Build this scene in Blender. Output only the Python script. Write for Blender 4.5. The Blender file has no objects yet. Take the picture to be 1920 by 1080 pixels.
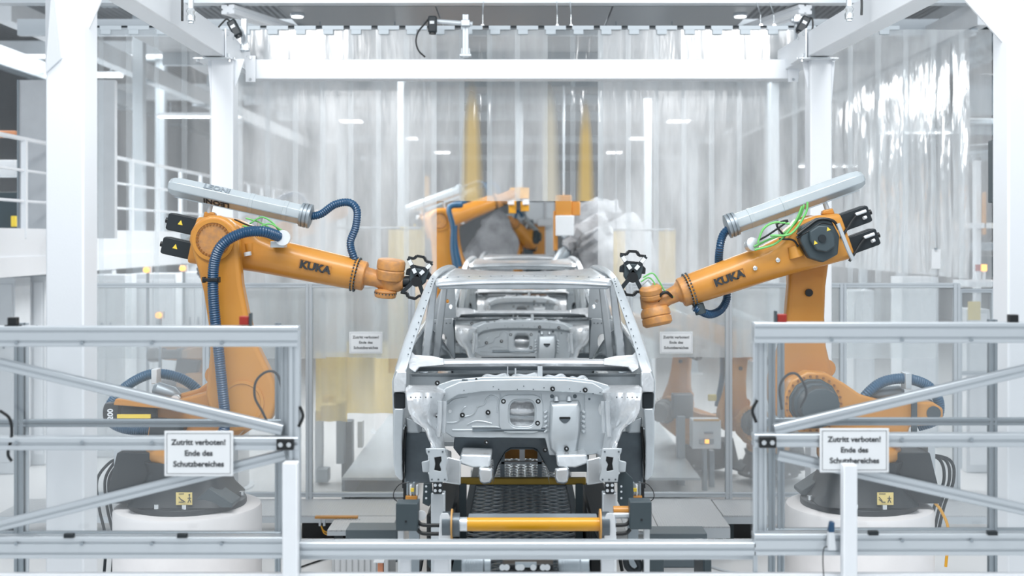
import bpy, bmesh, math, random
from mathutils import Vector, Matrix
R = math.radians
random.seed(7)
scene = bpy.context.scene
C = scene.collection
# ------------------------------------------------------------------ camera, world, light, exposure
FPX, VX, VY, CZ = 2286.0, 977.0, 447.0, 3.0
cd = bpy.data.cameras.new('camera'); cam = bpy.data.objects.new('camera', cd); C.objects.link(cam)
cam.location = (0, 0, CZ); cam.rotation_euler = (R(90), 0, 0)
cd.sensor_width = 36; cd.lens = FPX * 36 / 1920
cd.shift_x = -(VX - 960) / 1920; cd.shift_y = -(540 - VY) / 1920
cd.clip_end = 200
cd.dof.use_dof = True; cd.dof.focus_distance = 9.1; cd.dof.aperture_fstop = 1.3
scene.camera = cam
w = bpy.data.worlds.new('hall_daylight'); scene.world = w; w.use_nodes = True
bg = w.node_tree.nodes['Background']; bg.inputs[0].default_value = (.86, .93, 1, 1); bg.inputs[1].default_value = 0.78
def area(name, loc, sx, sy, power, rot=(0, 0, 0), col=(1, 1, 1)):
    l = bpy.data.lights.new(name, 'AREA'); l.shape = 'RECTANGLE'; l.size = sx; l.size_y = sy; l.energy = power; l.color = col
    o = bpy.data.objects.new(name, l); C.objects.link(o); o.location = loc; o.rotation_euler = rot; return o
for nm, x, y, z, pw in (('cell_lamp', -3.3, 8.0, 5.95, 130), ('cell_lamp', 3.1, 8.0, 5.95, 130), ('cell_lamp', -3.2, 1.5, 6.1, 70), ('cell_lamp', 3.2, 1.5, 6.1, 70)):
    area(nm, (x, y, z), .9, .7, pw * .8, (R(55), 0, 0))
area('hall_lamp_row', (0, 5.5, 7.6), 5, 2.2, 400)
area('rear_station_lamp', (-2.6, 18.5, 5.3), 2.2, 6, 420); area('rear_station_lamp', (2.6, 18.5, 5.3), 2.2, 6, 420)
area('rear_hall_lamp', (-8.5, 22, 6.6), 3, 12, 750); area('rear_hall_lamp', (9.5, 22, 6.6), 4, 12, 480)
area('rear_hall_lamp', (0, 33, 6.8), 12, 8, 1000)
vs = scene.view_settings; vs.view_transform = 'Standard'; vs.look = 'None'; vs.gamma = 1; vs.use_curve_mapping = False; vs.exposure = -0.1
cy = scene.cycles; cy.transparent_max_bounces = 40; cy.max_bounces = 8; cy.glossy_bounces = 4; cy.diffuse_bounces = 4; cy.transmission_bounces = 6
cy.caustics_reflective = False; cy.caustics_refractive = False; cy.sample_clamp_indirect = 6
# ------------------------------------------------------------------ helpers
def P(px, py, d): return Vector(((px - VX) / FPX * d, d, CZ - (py - VY) / FPX * d))
def lin(c):
    if isinstance(c, str): c = [int(c[i:i + 2], 16) / 255 for i in (0, 2, 4)]
    return tuple((v / 12.92 if v <= .04045 else ((v + .055) / 1.055) ** 2.4) for v in c) + (1,)
def nt(name):
    m = bpy.data.materials.new(name); m.use_nodes = True; return m, m.node_tree.nodes, m.node_tree.links
def mat(name, col, rough=.5, metal=0, bump=0, bscale=30, var=0, vscale=6, spec=.5, col2=None, stretch=None, emit=0, coat=0):
    m, n, l = nt(name); b = n['Principled BSDF']
    b.inputs['Base Color'].default_value = lin(col); b.inputs['Roughness'].default_value = rough; b.inputs['Metallic'].default_value = metal
    b.inputs['Specular IOR Level'].default_value = spec; b.inputs['Coat Weight'].default_value = coat
    if emit: b.inputs['Emission Color'].default_value = lin(col); b.inputs['Emission Strength'].default_value = emit
    if var or bump:
        tc = n.new('ShaderNodeTexCoord'); mp = n.new('ShaderNodeMapping'); l.new(tc.outputs['Object'], mp.inputs[0])
        if stretch: mp.inputs['Scale'].default_value = stretch
    if var:
        nz = n.new('ShaderNodeTexNoise'); nz.inputs['Scale'].default_value = vscale; nz.inputs['Detail'].default_value = 5; l.new(mp.outputs[0], nz.inputs[0])
        r = n.new('ShaderNodeValToRGB'); r.color_ramp.elements[0].position = .35; r.color_ramp.elements[1].position = .7
        c = lin(col); c2 = lin(col2) if col2 else tuple(v * (1 - var) for v in c[:3]) + (1,)
        r.color_ramp.elements[0].color = c; r.color_ramp.elements[1].color = c2
        l.new(nz.outputs[0], r.inputs[0]); l.new(r.outputs[0], b.inputs['Base Color'])
    if bump:
        n2 = n.new('ShaderNodeTexNoise'); n2.inputs['Scale'].default_value = bscale; n2.inputs['Detail'].default_value = 3; l.new(mp.outputs[0], n2.inputs[0])
        bp = n.new('ShaderNodeBump'); bp.inputs['Strength'].default_value = bump; bp.inputs['Distance'].default_value = .02
        l.new(n2.outputs[0], bp.inputs['Height']); l.new(bp.outputs[0], b.inputs['Normal'])
    return m
def film(name, tint, haze, hazecol=(.93, .96, .98), gloss=.1, grough=.12, bump=.25, stain=None, nscale=1.2):
    """clear plastic film or pane: see-through, hazy in patches, glossy"""
    m, n, l = nt(name); n.remove(n['Principled BSDF']); out = n['Material Output']
    tr = n.new('ShaderNodeBsdfTransparent'); tr.inputs[0].default_value = tint + (1,)
    df = n.new('ShaderNodeBsdfDiffuse'); df.inputs[0].default_value = hazecol + (1,)
    tl = n.new('ShaderNodeBsdfTranslucent'); tl.inputs[0].default_value = hazecol + (1,)
    gl = n.new('ShaderNodeBsdfGlossy'); gl.inputs['Roughness'].default_value = grough; gl.inputs[0].default_value = (1, 1, 1, 1)
    tc = n.new('ShaderNodeTexCoord'); mp = n.new('ShaderNodeMapping'); mp.inputs['Scale'].default_value = (1, 1, .22); l.new(tc.outputs['Object'], mp.inputs[0])
    nz = n.new('ShaderNodeTexNoise'); nz.inputs['Scale'].default_value = nscale * 2.2; nz.inputs['Detail'].default_value = 6; l.new(mp.outputs[0], nz.inputs[0])
    mr = n.new('ShaderNodeMapRange'); mr.inputs['From Min'].default_value = .3; mr.inputs['From Max'].default_value = .75
    mr.inputs['To Min'].default_value = haze * .55; mr.inputs['To Max'].default_value = min(1, haze * 1.6); l.new(nz.outputs[0], mr.inputs[0])
    a = n.new('ShaderNodeMixShader'); a.inputs[0].default_value = .5; l.new(df.outputs[0], a.inputs[1]); l.new(tl.outputs[0], a.inputs[2])
    b = n.new('ShaderNodeMixShader'); l.new(mr.outputs[0], b.inputs[0]); l.new(tr.outputs[0], b.inputs[1]); l.new(a.outputs[0], b.inputs[2])
    if bump:
        n2 = n.new('ShaderNodeTexNoise'); n2.inputs['Scale'].default_value = 9; n2.inputs['Detail'].default_value = 2; l.new(mp.outputs[0], n2.inputs[0])
        bp = n.new('ShaderNodeBump'); bp.inputs['Strength'].default_value = bump; bp.inputs['Distance'].default_value = .05
        l.new(n2.outputs[0], bp.inputs['Height']); l.new(bp.outputs[0], gl.inputs['Normal'])
    c = n.new('ShaderNodeMixShader'); fr = n.new('ShaderNodeLayerWeight'); fr.inputs[0].default_value = .25
    ma = n.new('ShaderNodeMath'); ma.operation = 'MULTIPLY_ADD'; ma.inputs[1].default_value = .6; ma.inputs[2].default_value = gloss
    l.new(fr.outputs['Fresnel'], ma.inputs[0]); l.new(ma.outputs[0], c.inputs[0]); l.new(b.outputs[0], c.inputs[1]); l.new(gl.outputs[0], c.inputs[2])
    l.new(c.outputs[0], out.inputs[0])
    if stain:   # aged yellow spindle: (x centre, z bottom, z top, half width, colour)
        x0, z0, z1, hw, col = stain
        sx = n.new('ShaderNodeSeparateXYZ'); l.new(tc.outputs['Object'], sx.inputs[0])
        def M(op, a_, b_=None, clamp=False):
            k = n.new('ShaderNodeMath'); k.operation = op; k.use_clamp = clamp
            for i, v in enumerate((a_, b_)):
                if v is None: continue
                if isinstance(v, (int, float)): k.inputs[i].default_value = v
                else: l.new(v, k.inputs[i])
            return k.outputs[0]
        t = M('DIVIDE', M('SUBTRACT', sx.outputs[2], z0), z1 - z0)          # 0 bottom .. 1 top
        wd = M('MULTIPLY', M('POWER', M('SUBTRACT', 1.0, t, True), .33), hw)
        u = M('DIVIDE', M('ABSOLUTE', M('SUBTRACT', sx.outputs[0], x0)), M('ADD', wd, .0005))
        k = M('MULTIPLY', M('MULTIPLY', M('MULTIPLY', M('SUBTRACT', 1.25, u, True), 1.1, True), .72), M('MULTIPLY', M('SUBTRACT', 1.02, t, True), 3.5, True))
        sd = n.new('ShaderNodeBsdfDiffuse'); sd.inputs[0].default_value = lin(col); st = n.new('ShaderNodeBsdfTranslucent'); st.inputs[0].default_value = lin(col)
        sm = n.new('ShaderNodeMixShader'); l.new(sd.outputs[0], sm.inputs[1]); l.new(st.outputs[0], sm.inputs[2])
        f = n.new('ShaderNodeMixShader'); l.new(k, f.inputs[0]); l.new(c.outputs[0], f.inputs[1]); l.new(sm.outputs[0], f.inputs[2]); l.new(f.outputs[0], out.inputs[0])
    return m
M = {}
M['white'] = mat('white_powder_coat', 'eef2f6', .35, bump=.03, bscale=80)
M['white2'] = mat('white_panel_paint', 'dfe4e8', .5, var=.05)
M['alu'] = mat('anodised_aluminium', 'cfd6db', .38, .55)
M['alu_d'] = mat('grey_aluminium', '9aa4ab', .4, .6)
M['zinc'] = mat('zinc_coated_sheet', 'eaf0f4', .27, .68, bump=.16, bscale=8, var=.22, vscale=5)
M['zincw'] = mat('bright_aluminium_casting', 'f3f7fa', .33, .7, bump=.55, bscale=12, var=.1, vscale=12)
M['zincg'] = mat('grey_steel_sheet', 'ccd4d9', .36, .45, bump=.05, bscale=6, var=.1)
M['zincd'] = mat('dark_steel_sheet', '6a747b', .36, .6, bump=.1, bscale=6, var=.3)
M['blackm'] = mat('black_painted_metal', '20282d', .45, .1)
M['black'] = mat('black_plastic', '14181b', .4)
M['darkg'] = mat('dark_grey_paint', '3d4a50', .45)
M['orange'] = mat('orange_robot_paint', 'cb8e3c', .36, bump=.03, bscale=30, var=.12, vscale=3, coat=.25, col2='c58534')
M['orange_w'] = mat('worn_orange_paint', 'cc9150', .42, var=.3, vscale=22, col2='ad8058', bump=.1, bscale=40)
M['blue'] = mat('blue_ribbed_hose', '0f4468', .3, spec=.7)
M['bluef'] = mat('teal_blue_hose', '2a5878', .35)
M['green'] = mat('green_cable', '6fbf6a', .4)
M['silver'] = mat('silver_tube_paint', 'bfc9ce', .34, .3, var=.08)
M['chrome'] = mat('bright_metal', 'e6eaec', .2, .9)
M['yellow'] = mat('yellow_paint', 'e0a21c', .35, coat=.3)
M['signy'] = mat('yellow_sticker', 'ecd68a', .5)
M['tri'] = mat('yellow_warning_triangle', 'f2d34a', .5)
M['bolt_o'] = mat('brown_orange_bolts', '8f5a20', .5)
M['bar'] = mat('pale_grey_steel', 'b9c2c8', .5, .2)
M['red'] = mat('red_plastic', 'a32a20', .4)
M['copper'] = mat('copper_bar', 'd19a5c', .3, .7)
M['concrete'] = mat('white_painted_concrete', 'f0eeee', .6, bump=.12, bscale=9, var=.05)
M['ink'] = mat('dark_grey_lettering', '2c3136', .6)
M['inkg'] = mat('grey_lettering', '86919a', .6)
M['signw'] = mat('white_sign_board', 'eef1f3', .4)
M['grille'] = mat('grey_wall_panel', 'c3c7cb', .55, .1, var=.06)
M['duct'] = mat('galvanised_duct', '8f9ca4', .28, .9, var=.2, vscale=3)
M['jacket'] = mat('grey_cloth_jacket', 'a3a7ac', .75, bump=.8, bscale=7, var=.35, vscale=4)
M['wood'] = mat('tan_roller', 'c99a58', .5)
M['glow'] = mat('lamp_diffuser', 'ffffff', .4, emit=4)
M['glowo'] = mat('amber_lamp', 'ffa640', .4, emit=3)
for i_, hz_ in enumerate((.20, .38, .54)): M['curtain%d' % i_] = film(('clear_vinyl_strip', 'hazy_vinyl_strip', 'milky_vinyl_strip')[i_], (.95, .975, .985), hz_, gloss=.045, grough=.2, bump=.12)
M['curtain_n'] = film('clear_vinyl_strip_creased', (.95, .975, .985), .33, gloss=.02, grough=.14, bump=.6)
M['pane'] = film('polycarbonate_pane', (.95, .965, .97), .16, gloss=.04, bump=.0)
M['panec'] = film('clear_pane', (.98, .988, .992), .055, gloss=.03, bump=.0)
M['yfilm'] = film('yellow_welding_film', (.93, .74, .32), .62, (.80, .60, .2), gloss=.05)
OFF = {}
def tag(o, label=None, cat=None, group=None, kind=None):
    if label: o['label'] = label
    if cat: o['category'] = cat
    if group: o['group'] = group
    if kind: o['kind'] = kind
    return o
def thing(name, label, cat, loc=(0, 0, 0), rz=0, group=None, local=False):
    o = bpy.data.objects.new(name, None); o.empty_display_size = .1; C.objects.link(o); o.location = loc; o.rotation_euler = (0, 0, rz)
    OFF[o.name] = Vector((0, 0, 0)) if local else Vector(loc); return tag(o, label, cat, group)
def kids(o): return [c for c in bpy.data.objects if c.parent == o]
def copy_tree(o, loc=None, rz=None, label=None, group=None, scale=None):
    ch = {}
    for x in bpy.data.objects:
        if x.parent: ch.setdefault(x.parent.name, []).append(x)
    def rec(s, par):
        c = s.copy(); C.objects.link(c); c.parent = par
        for k in ch.get(s.name, []): rec(k, c)
        return c
    r = rec(o, None)
    if loc is not None: r.location = loc
    if rz is not None: r.rotation_euler = (0, 0, rz)
    if scale: r.scale = (scale,) * 3
    if label: r['label'] = label
    if group: r['group'] = group
    return r
def smooth_path(pts, k=6):
    pts = [Vector(p) for p in pts]
    if len(pts) < 3: return pts
    q = [pts[0] * 2 - pts[1]] + pts + [pts[-1] * 2 - pts[-2]]; o = []
    for i in range(1, len(q) - 2):
        a, b, c, d = q[i - 1:i + 3]
        for j in range(k):
            t = j / k; o.append(.5 * ((2 * b) + (c - a) * t + (2 * a - 5 * b + 4 * c - d) * t * t + (3 * b - a - 3 * c + d) * t ** 3))
    return o + [pts[-1]]
class MB:
    def __init__(s): s.bm = bmesh.new()
    def box(s, a, b, M_=None):
        a, b = Vector(a), Vector(b); v = []
        for i in range(8):
            p = Vector((a.x if i & 1 == 0 else b.x, a.y if i & 2 == 0 else b.y, a.z if i & 4 == 0 else b.z)); v.append(s.bm.verts.new(M_ @ p if M_ else p))
        for f in ((0, 1, 3, 2), (4, 6, 7, 5), (0, 4, 5, 1), (2, 3, 7, 6), (0, 2, 6, 4), (1, 5, 7, 3)): s.bm.faces.new([v[i] for i in f])
        return s
    def cbox(s, c, sz, M_=None):
        c, h = Vector(c), Vector(sz) / 2; return s.box(c - h, c + h, M_)
    def loft(s, secs, cap=True, closed=True):
        vs_ = [[s.bm.verts.new(p) for p in q] for q in secs]; n = len(vs_[0])
        for a, b in zip(vs_, vs_[1:]):
            for i in range(n if closed else n - 1):
                j = (i + 1) % n
                try: s.bm.faces.new((a[i], a[j], b[j], b[i]))
                except ValueError: pass
        if cap and closed: s.bm.faces.new(list(reversed(vs_[0]))); s.bm.faces.new(vs_[-1])
        return s
    def rings(s, cs, n=16, cap=True):     # cs: list of (centre, radius, axis)
        secs = []; u = None
        for c, r, ax in cs:
            ax = Vector(ax).normalized()
            if u is None: u = ax.orthogonal()
            u = (u - ax * u.dot(ax)).normalized(); v = ax.cross(u)
            secs.append([Vector(c) + u * (r * math.cos(2 * math.pi * i / n)) + v * (r * math.sin(2 * math.pi * i / n)) for i in range(n)])
        return s.loft(secs, cap)
    def cyl(s, a, b, r, r2=None, n=20):
        a, b = Vector(a), Vector(b); ax = b - a; return s.rings([(a, r, ax), (b, r if r2 is None else r2, ax)], n)
    def lathe(s, a, axis, prof, n=28):    # prof: (distance along axis, radius)
        a, axis = Vector(a), Vector(axis).normalized(); return s.rings([(a + axis * t, max(r, 1e-4), axis) for t, r in prof], n)
    def tube(s, pts, r, n=10, smooth=True, k=6, rib=0):
        pts = smooth_path(pts, k) if smooth else [Vector(p) for p in pts]
        cs = []
        for i, p in enumerate(pts):
            ax = pts[min(i + 1, len(pts) - 1)] - pts[max(i - 1, 0)]
            if ax.length < 1e-7: ax = Vector((0, 0, 1))
            cs.append((p, r * (1 + (rib if i % 2 else 0)), ax))
        return s.rings(cs, n)
    def ribbed(s, pts, r, pitch=.018, n=14, depth=.1):
        p = smooth_path(pts, 12); out = [p[0]]; acc = 0; step = pitch / 2; 
        for a, b in zip(p, p[1:]):
            L = (b - a).length; t = step - acc
            while t <= L: out.append(a.lerp(b, t / L)); t += step
            acc = (acc + L) % step
        return s.tube(out, r * (1 - depth), n, smooth=False, rib=depth * 1.6)
    def prism(s, poly, to3, a, b):        # poly in 2D, to3(u, v, w) -> 3D; extruded from w=a to w=b
        return s.loft([[to3(u, v, a) for u, v in poly], [to3(u, v, b) for u, v in poly]])
    def plate(s, outer, holes, to3, a, b):
        bm2 = bmesh.new(); loops = []
        for lp in [outer] + list(holes):
            vv = [bm2.verts.new((u, v, 0)) for u, v in lp]; loops.append(vv)
            for i in range(len(vv)): bm2.edges.new((vv[i], vv[(i + 1) % len(vv)]))
        bmesh.ops.triangle_fill(bm2, use_beauty=True, edges=bm2.edges[:])
        bm2.verts.index_update(); vl = [(v.co.x, v.co.y) for v in bm2.verts]
        A = [s.bm.verts.new(to3(u, v, a)) for u, v in vl]; B = [s.bm.verts.new(to3(u, v, b)) for u, v in vl]
        for f in bm2.faces:
            i = [v.index for v in f.verts]; s.bm.faces.new([A[k] for k in i]); s.bm.faces.new([B[k] for k in reversed(i)])
        for lp in loops:
            ix = [v.index for v in lp]
            for i in range(len(ix)):
                p, q = ix[i], ix[(i + 1) % len(ix)]
                try: s.bm.faces.new((A[p], A[q], B[q], B[p]))
                except ValueError: pass
        bm2.free(); return s
    def sheet(s, f, nu, nv):              # f(u, v) -> 3D, open grid
        g = [[s.bm.verts.new(f(i / nu, j / nv)) for j in range(nv + 1)] for i in range(nu + 1)]
        for i in range(nu):
            for j in range(nv): s.bm.faces.new((g[i][j], g[i + 1][j], g[i + 1][j + 1], g[i][j + 1]))
        return s
    def profile(s, a, b, w, h, up=(0, 0, 1), slots=(1, 1)):   # slotted aluminium extrusion from a to b
        a, b = Vector(a), Vector(b); ax = (b - a).normalized(); upv = Vector(up); upv = (upv - ax * upv.dot(ax)).normalized(); rt = ax.cross(upv)
        def side(L, H, n):   # points along one side, slot depth inward
            o = [(-L / 2 + .004, 0)]
            for i in range(n):
                c = -L / 2 + L * (i + .5) / n; g = .005 + .02 * 0; g = min(L, H) * .13 if n == 1 else L / n * .13; dp = g * 1.3
                o += [(c - g, 0), (c - g * .8, dp), (c + g * .8, dp), (c + g, 0)]
            return o + [(L / 2 - .004, 0)]
        pts = []
        for k, (L, H, n) in enumerate(((w, h, slots[0]), (h, w, slots[1]), (w, h, slots[0]), (h, w, slots[1]))):
            for u, dp in side(L, H, n):
                x, y = u, -H / 2 + dp
                for _ in range(k): x, y = -y, x
                pts.append((x, y))
        return s.loft([[p + rt * x + upv * y for x, y in pts] for p in (a, b)])
    def text(s, t, size, org, ux, uz, depth=.002, bold=.0, align='CENTER', sx=1.0):
        cu = bpy.data.curves.new('t', 'FONT'); cu.body = t; cu.size = size; cu.align_x = align; cu.align_y = 'CENTER'; cu.extrude = depth; cu.offset = bold; cu.resolution_u = 3
        cu.space_line = 1.15
        o = bpy.data.objects.new('t', cu); C.objects.link(o); bpy.context.view_layer.update()
        me = o.evaluated_get(bpy.context.evaluated_depsgraph_get()).to_mesh()
        ux, uz, org = Vector(ux).normalized(), Vector(uz).normalized(), Vector(org); nn = ux.cross(uz)
        vv = [s.bm.verts.new(org + ux * v.co.x * sx + uz * v.co.y + nn * v.co.z) for v in me.vertices]
        for p in me.polygons:
            try: s.bm.faces.new([vv[i] for i in p.vertices])
            except ValueError: pass
        bpy.data.objects.remove(o); bpy.data.curves.remove(cu); return s
    def xf(s, M_): bmesh.ops.transform(s.bm, matrix=M_, verts=s.bm.verts[:]); return s
    def build(s, name, m, parent=None, bevel=0, smooth=True, label=None, seg=2, loc=None):
        if parent is not None: off = OFF[parent.name]
        else: off = Vector(loc) if loc is not None else Vector((0, 0, 0))
        if off.length: bmesh.ops.translate(s.bm, vec=-off, verts=s.bm.verts[:])
        bmesh.ops.recalc_face_normals(s.bm, faces=s.bm.faces[:])
        me = bpy.data.meshes.new(name); s.bm.to_mesh(me); s.bm.free(); me.materials.append(m)
        o = bpy.data.objects.new(name, me); C.objects.link(o)
        if parent is not None: o.parent = parent; OFF[o.name] = off
        else: o.location = off; OFF[o.name] = off
        if bevel:
            md = o.modifiers.new('bevel', 'BEVEL'); md.width = bevel; md.segments = seg; md.limit_method = 'ANGLE'; md.angle_limit = R(35)
        if smooth:
            me.shade_smooth(); me.set_sharp_from_angle(angle=R(38))
        if label: o['label'] = label
        return o
def circ(cx, cy, r, n=24, ry=None): return [(cx + r * math.cos(2 * math.pi * i / n), cy + (ry or r) * math.sin(2 * math.pi * i / n)) for i in range(n)]
def rrect(x0, y0, x1, y1, r, n=4):
    o = []
    for cx, cy, a in ((x1 - r, y1 - r, 0), (x0 + r, y1 - r, 90), (x0 + r, y0 + r, 180), (x1 - r, y0 + r, 270)):
        for i in range(n + 1):
            t = R(a + 90 * i / n); o.append((cx + r * math.cos(t), cy + r * math.sin(t)))
    return o
XZ = lambda u, v, w_: Vector((u, w_, v))
def struct(mb, name, m, **k):
    o = mb.build(name, m, **k); o['kind'] = 'structure'; return o
# ------------------------------------------------------------------ setting
FL = mat('white_epoxy_floor', 'eceded', .3, var=.06, vscale=.7)
struct(MB().box((-16, -4, -.1), (16, 48, 0)), 'floor', FL)
struct(MB().box((-16, 48, -.1), (16, 48.2, 8.4)), 'wall_back', M['white2'])
struct(MB().box((-16.2, 12, -.1), (-16, 48, 8.4)), 'wall_left', M['white2'])
struct(MB().box((16, 12, -.1), (16.2, 48, 8.4)), 'wall_right', M['white2'])
ceil_m = mat('grey_trapezoid_sheet', 'b4b8bc', .5, .2, var=.1)
mb = MB(); n = 220; prof = []
for i in range(n):
    x = -16 + 32 * i / n; prof += [(x, 8.2), (x + .07, 8.2), (x + .085, 8.27), (x + .13, 8.27)]
mb.loft([[Vector((x, y, z)) for x, z in prof] for y in (13.6, 48)], cap=False, closed=False)
struct(mb, 'ceiling', ceil_m, smooth=False)
# metal hood panel over the rear station (brushed sheets between light beams)
hood_m = mat('brushed_hood_sheet', '969b9f', .38, .7, bump=.15, bscale=10, stretch=(1, 12, 1))
h = thing('ceiling_hood', 'brushed grey metal hood ceiling above the top of the strip curtain', 'ceiling panel', (0, 14, 5.55))
for i, (a, b) in enumerate(((-2.68, -.95), (-.93, 1.0), (1.02, 2.6))):
    MB().box((a, 13.45, 5.56), (b, 15.0, 5.6)).build('hood_sheet', hood_m, h)
MB().box((-6.2, 13.25, 5.56), (5.6, 13.42, 5.72)).build('edge_beam', M['alu'], h)
MB().box((-6.2, 15.0, 5.5), (5.6, 15.1, 5.7)).build('edge_beam', M['alu'], h)
for x0, x1 in ((-3.2, -2.62), (3.1, 2.6)):
    a, b = Vector((x0, 13.3, 5.5)), Vector((x1, 15.0, 5.5)); MB().profile(a, b, .16, .1).build('diagonal_beam', M['white'], h)
for x in (-2.55, 2.5):
    f = MB().cyl((x, 13.9, 5.53), (x, 13.9, 5.56), .08).build('spotlight', M['alu'], h); MB().cyl((x, 13.9, 5.52), (x, 13.9, 5.53), .065).build('diffuser', M['glow'], f)
MB().box((-5, 15.1, 5.6), (4.9, 47.5, 5.66)).build('rear_sheet', mat('grey_hood_sheet', 'aaaeb2', .5, .2, var=.12, vscale=2, stretch=(.4, 4, 1)), h)
for y in (17, 19.4, 22, 25, 31, 38): MB().box((-5, y, 5.42), (4.9, y + .14, 5.6)).build('cross_beam', M['alu_d'] if y < 20 else M['alu'], h)
# ------------------------------------------------------------------ white steel frame
def post(label, px0, px1, d, dy, ztop, gus, fl=.02):
    a, b = P(px0, 0, d).x, P(px1, 0, d).x; w_ = b - a
    t = thing('steel_column', label, 'column', ((a + b) / 2, d + dy / 2, 0), group=None)
    MB().box((a, d, 0), (b, d + dy, ztop)).build('shaft', M['white'], t, bevel=.012)
    MB().box((a - .1, d - .06, 0), (b + .1, d + dy + .06, .02)).build('foot_plate', M['white'], t)
    for poly in gus:
        pts = [(P(x, y, d)) for x, y in poly]
        MB().loft([[Vector((q.x, d + dy * .35, q.z)) for q in pts], [Vector((q.x, d + dy * .35 + .02, q.z)) for q in pts]]).build('gusset', M['white'], t, bevel=.003)
    return t
zb = P(0, 108, 11.7).z     # beam underside
post('white steel column behind the left orange robot', 395, 437, 11.7, .22, zb, [[(385, 108), (395, 108), (395, 235)], [(437, 108), (455, 108), (437, 165)]])
post('white steel column behind the right orange robot', 1519, 1560, 11.7, .22, zb, [[(1560, 108), (1570, 108), (1560, 235)], [(1519, 108), (1507, 108), (1519, 170)]])
post('wide white steel column at the left front, behind the left fence gate', 85, 157, 7.2, .24, 4.62, [[(85, 0), (60, -60), (85, -60)], [(157, 50), (157, -60), (205, -60)]])
post('white steel column at the right edge, behind the right fence gate', 1890, 1962, 7.2, .24, 4.62, [[(1890, 75), (1890, -60), (1770, -60)], [(1962, 60), (1962, -60), (2020, -60)]])
fg = [P(85, -40, 7.18), P(98, -40, 7.02), P(115, 108, 7.18), P(85, 136, 7.18)]
o_ = MB().loft([fg, [p + Vector((0, .015, 0)) for p in fg]]).build('stiffener_plate', M['white'], bpy.data.objects['steel_column.002'])
def beam(label, c0, c1, w_, hgt):
    t = thing('overhead_beam', label, 'beam', (Vector(c0) + Vector(c1)) / 2)
    c0, c1 = Vector(c0), Vector(c1); ax = (c1 - c0).normalized(); rt = ax.cross(Vector((0, 0, 1))).normalized(); up = Vector((0, 0, 1))
    secs = []
    for p in (c0, c1): secs.append([p + rt * (w_ / 2) + up * (hgt / 2), p - rt * (w_ / 2) + up * (hgt / 2), p - rt * (w_ / 2) - up * (hgt / 2), p + rt * (w_ / 2) - up * (hgt / 2)])
    MB().loft(secs).build('box_section', M['white'], t, bevel=.012); return t, ax, rt
zc = zb + .125
# side beams run over the columns to the rear corners
lx0, ly0 = -3.06, 6.6
tl, ax, rt = beam('white box beam running back from the top left of the frame', (-2.90, 6.6, zc), (-2.95, 12.85, zc), .2, .25)
tr_, ax2, rt2 = beam('white box beam running back from the top right of the frame', (3.06, 6.6, zc), (2.80, 12.85, zc), .2, .25)
for t, x, s in ((tl, -2.94, 1), (tr_, 2.84, -1)):
    for zz in (zc - .135,):
        MB().box((x - .19, 11.62, zz - .012), (x + .19, 12.02, zz)).build('clamp_plate', M['white'], t, bevel=.002)
    pm = MB().box((x + s * .105, 11.66, zc - .15), (x + s * .12, 11.98, zc + .15)).build('clamp_plate', M['white'], t, bevel=.002)
    b_ = MB().box((x - .17, 11.60, zc - .15), (x + .17, 11.615, zc - .135))
    for dx in (-.15, .15): b_.cyl((x + dx, 11.66, zc - .15), (x + dx, 11.66, zc - .17), .016, n=8)
    for dy in (11.7, 11.94):
        for dz in (-.1, .1): b_.cyl((x + s * .12, dy, zc + dz), (x + s * .135, dy, zc + dz), .016, n=8)
    b_.build('bolt', M['chrome'], t)
t3, _, _ = beam('white box beam crossing the back of the frame from left to right', (P(468, 0, 12.6).x, 12.62, P(0, 129, 12.5).z), (P(1495, 0, 12.6).x, 12.62, P(0, 129, 12.5).z), .2, .205)
for px in (470, 1487):
    m1 = P(px, 129, 12.49); MB().cbox(m1, (.1, .015, .27)).build('end_plate', M['white'], t3, bevel=.002)
    bb = MB()
    for dz in (-.11, .11): bb.cyl(m1 + Vector((0, -.005, dz)), m1 + Vector((0, -.02, dz)), .014, n=8)
    bb.build('bolt', M['chrome'], t3)
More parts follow.
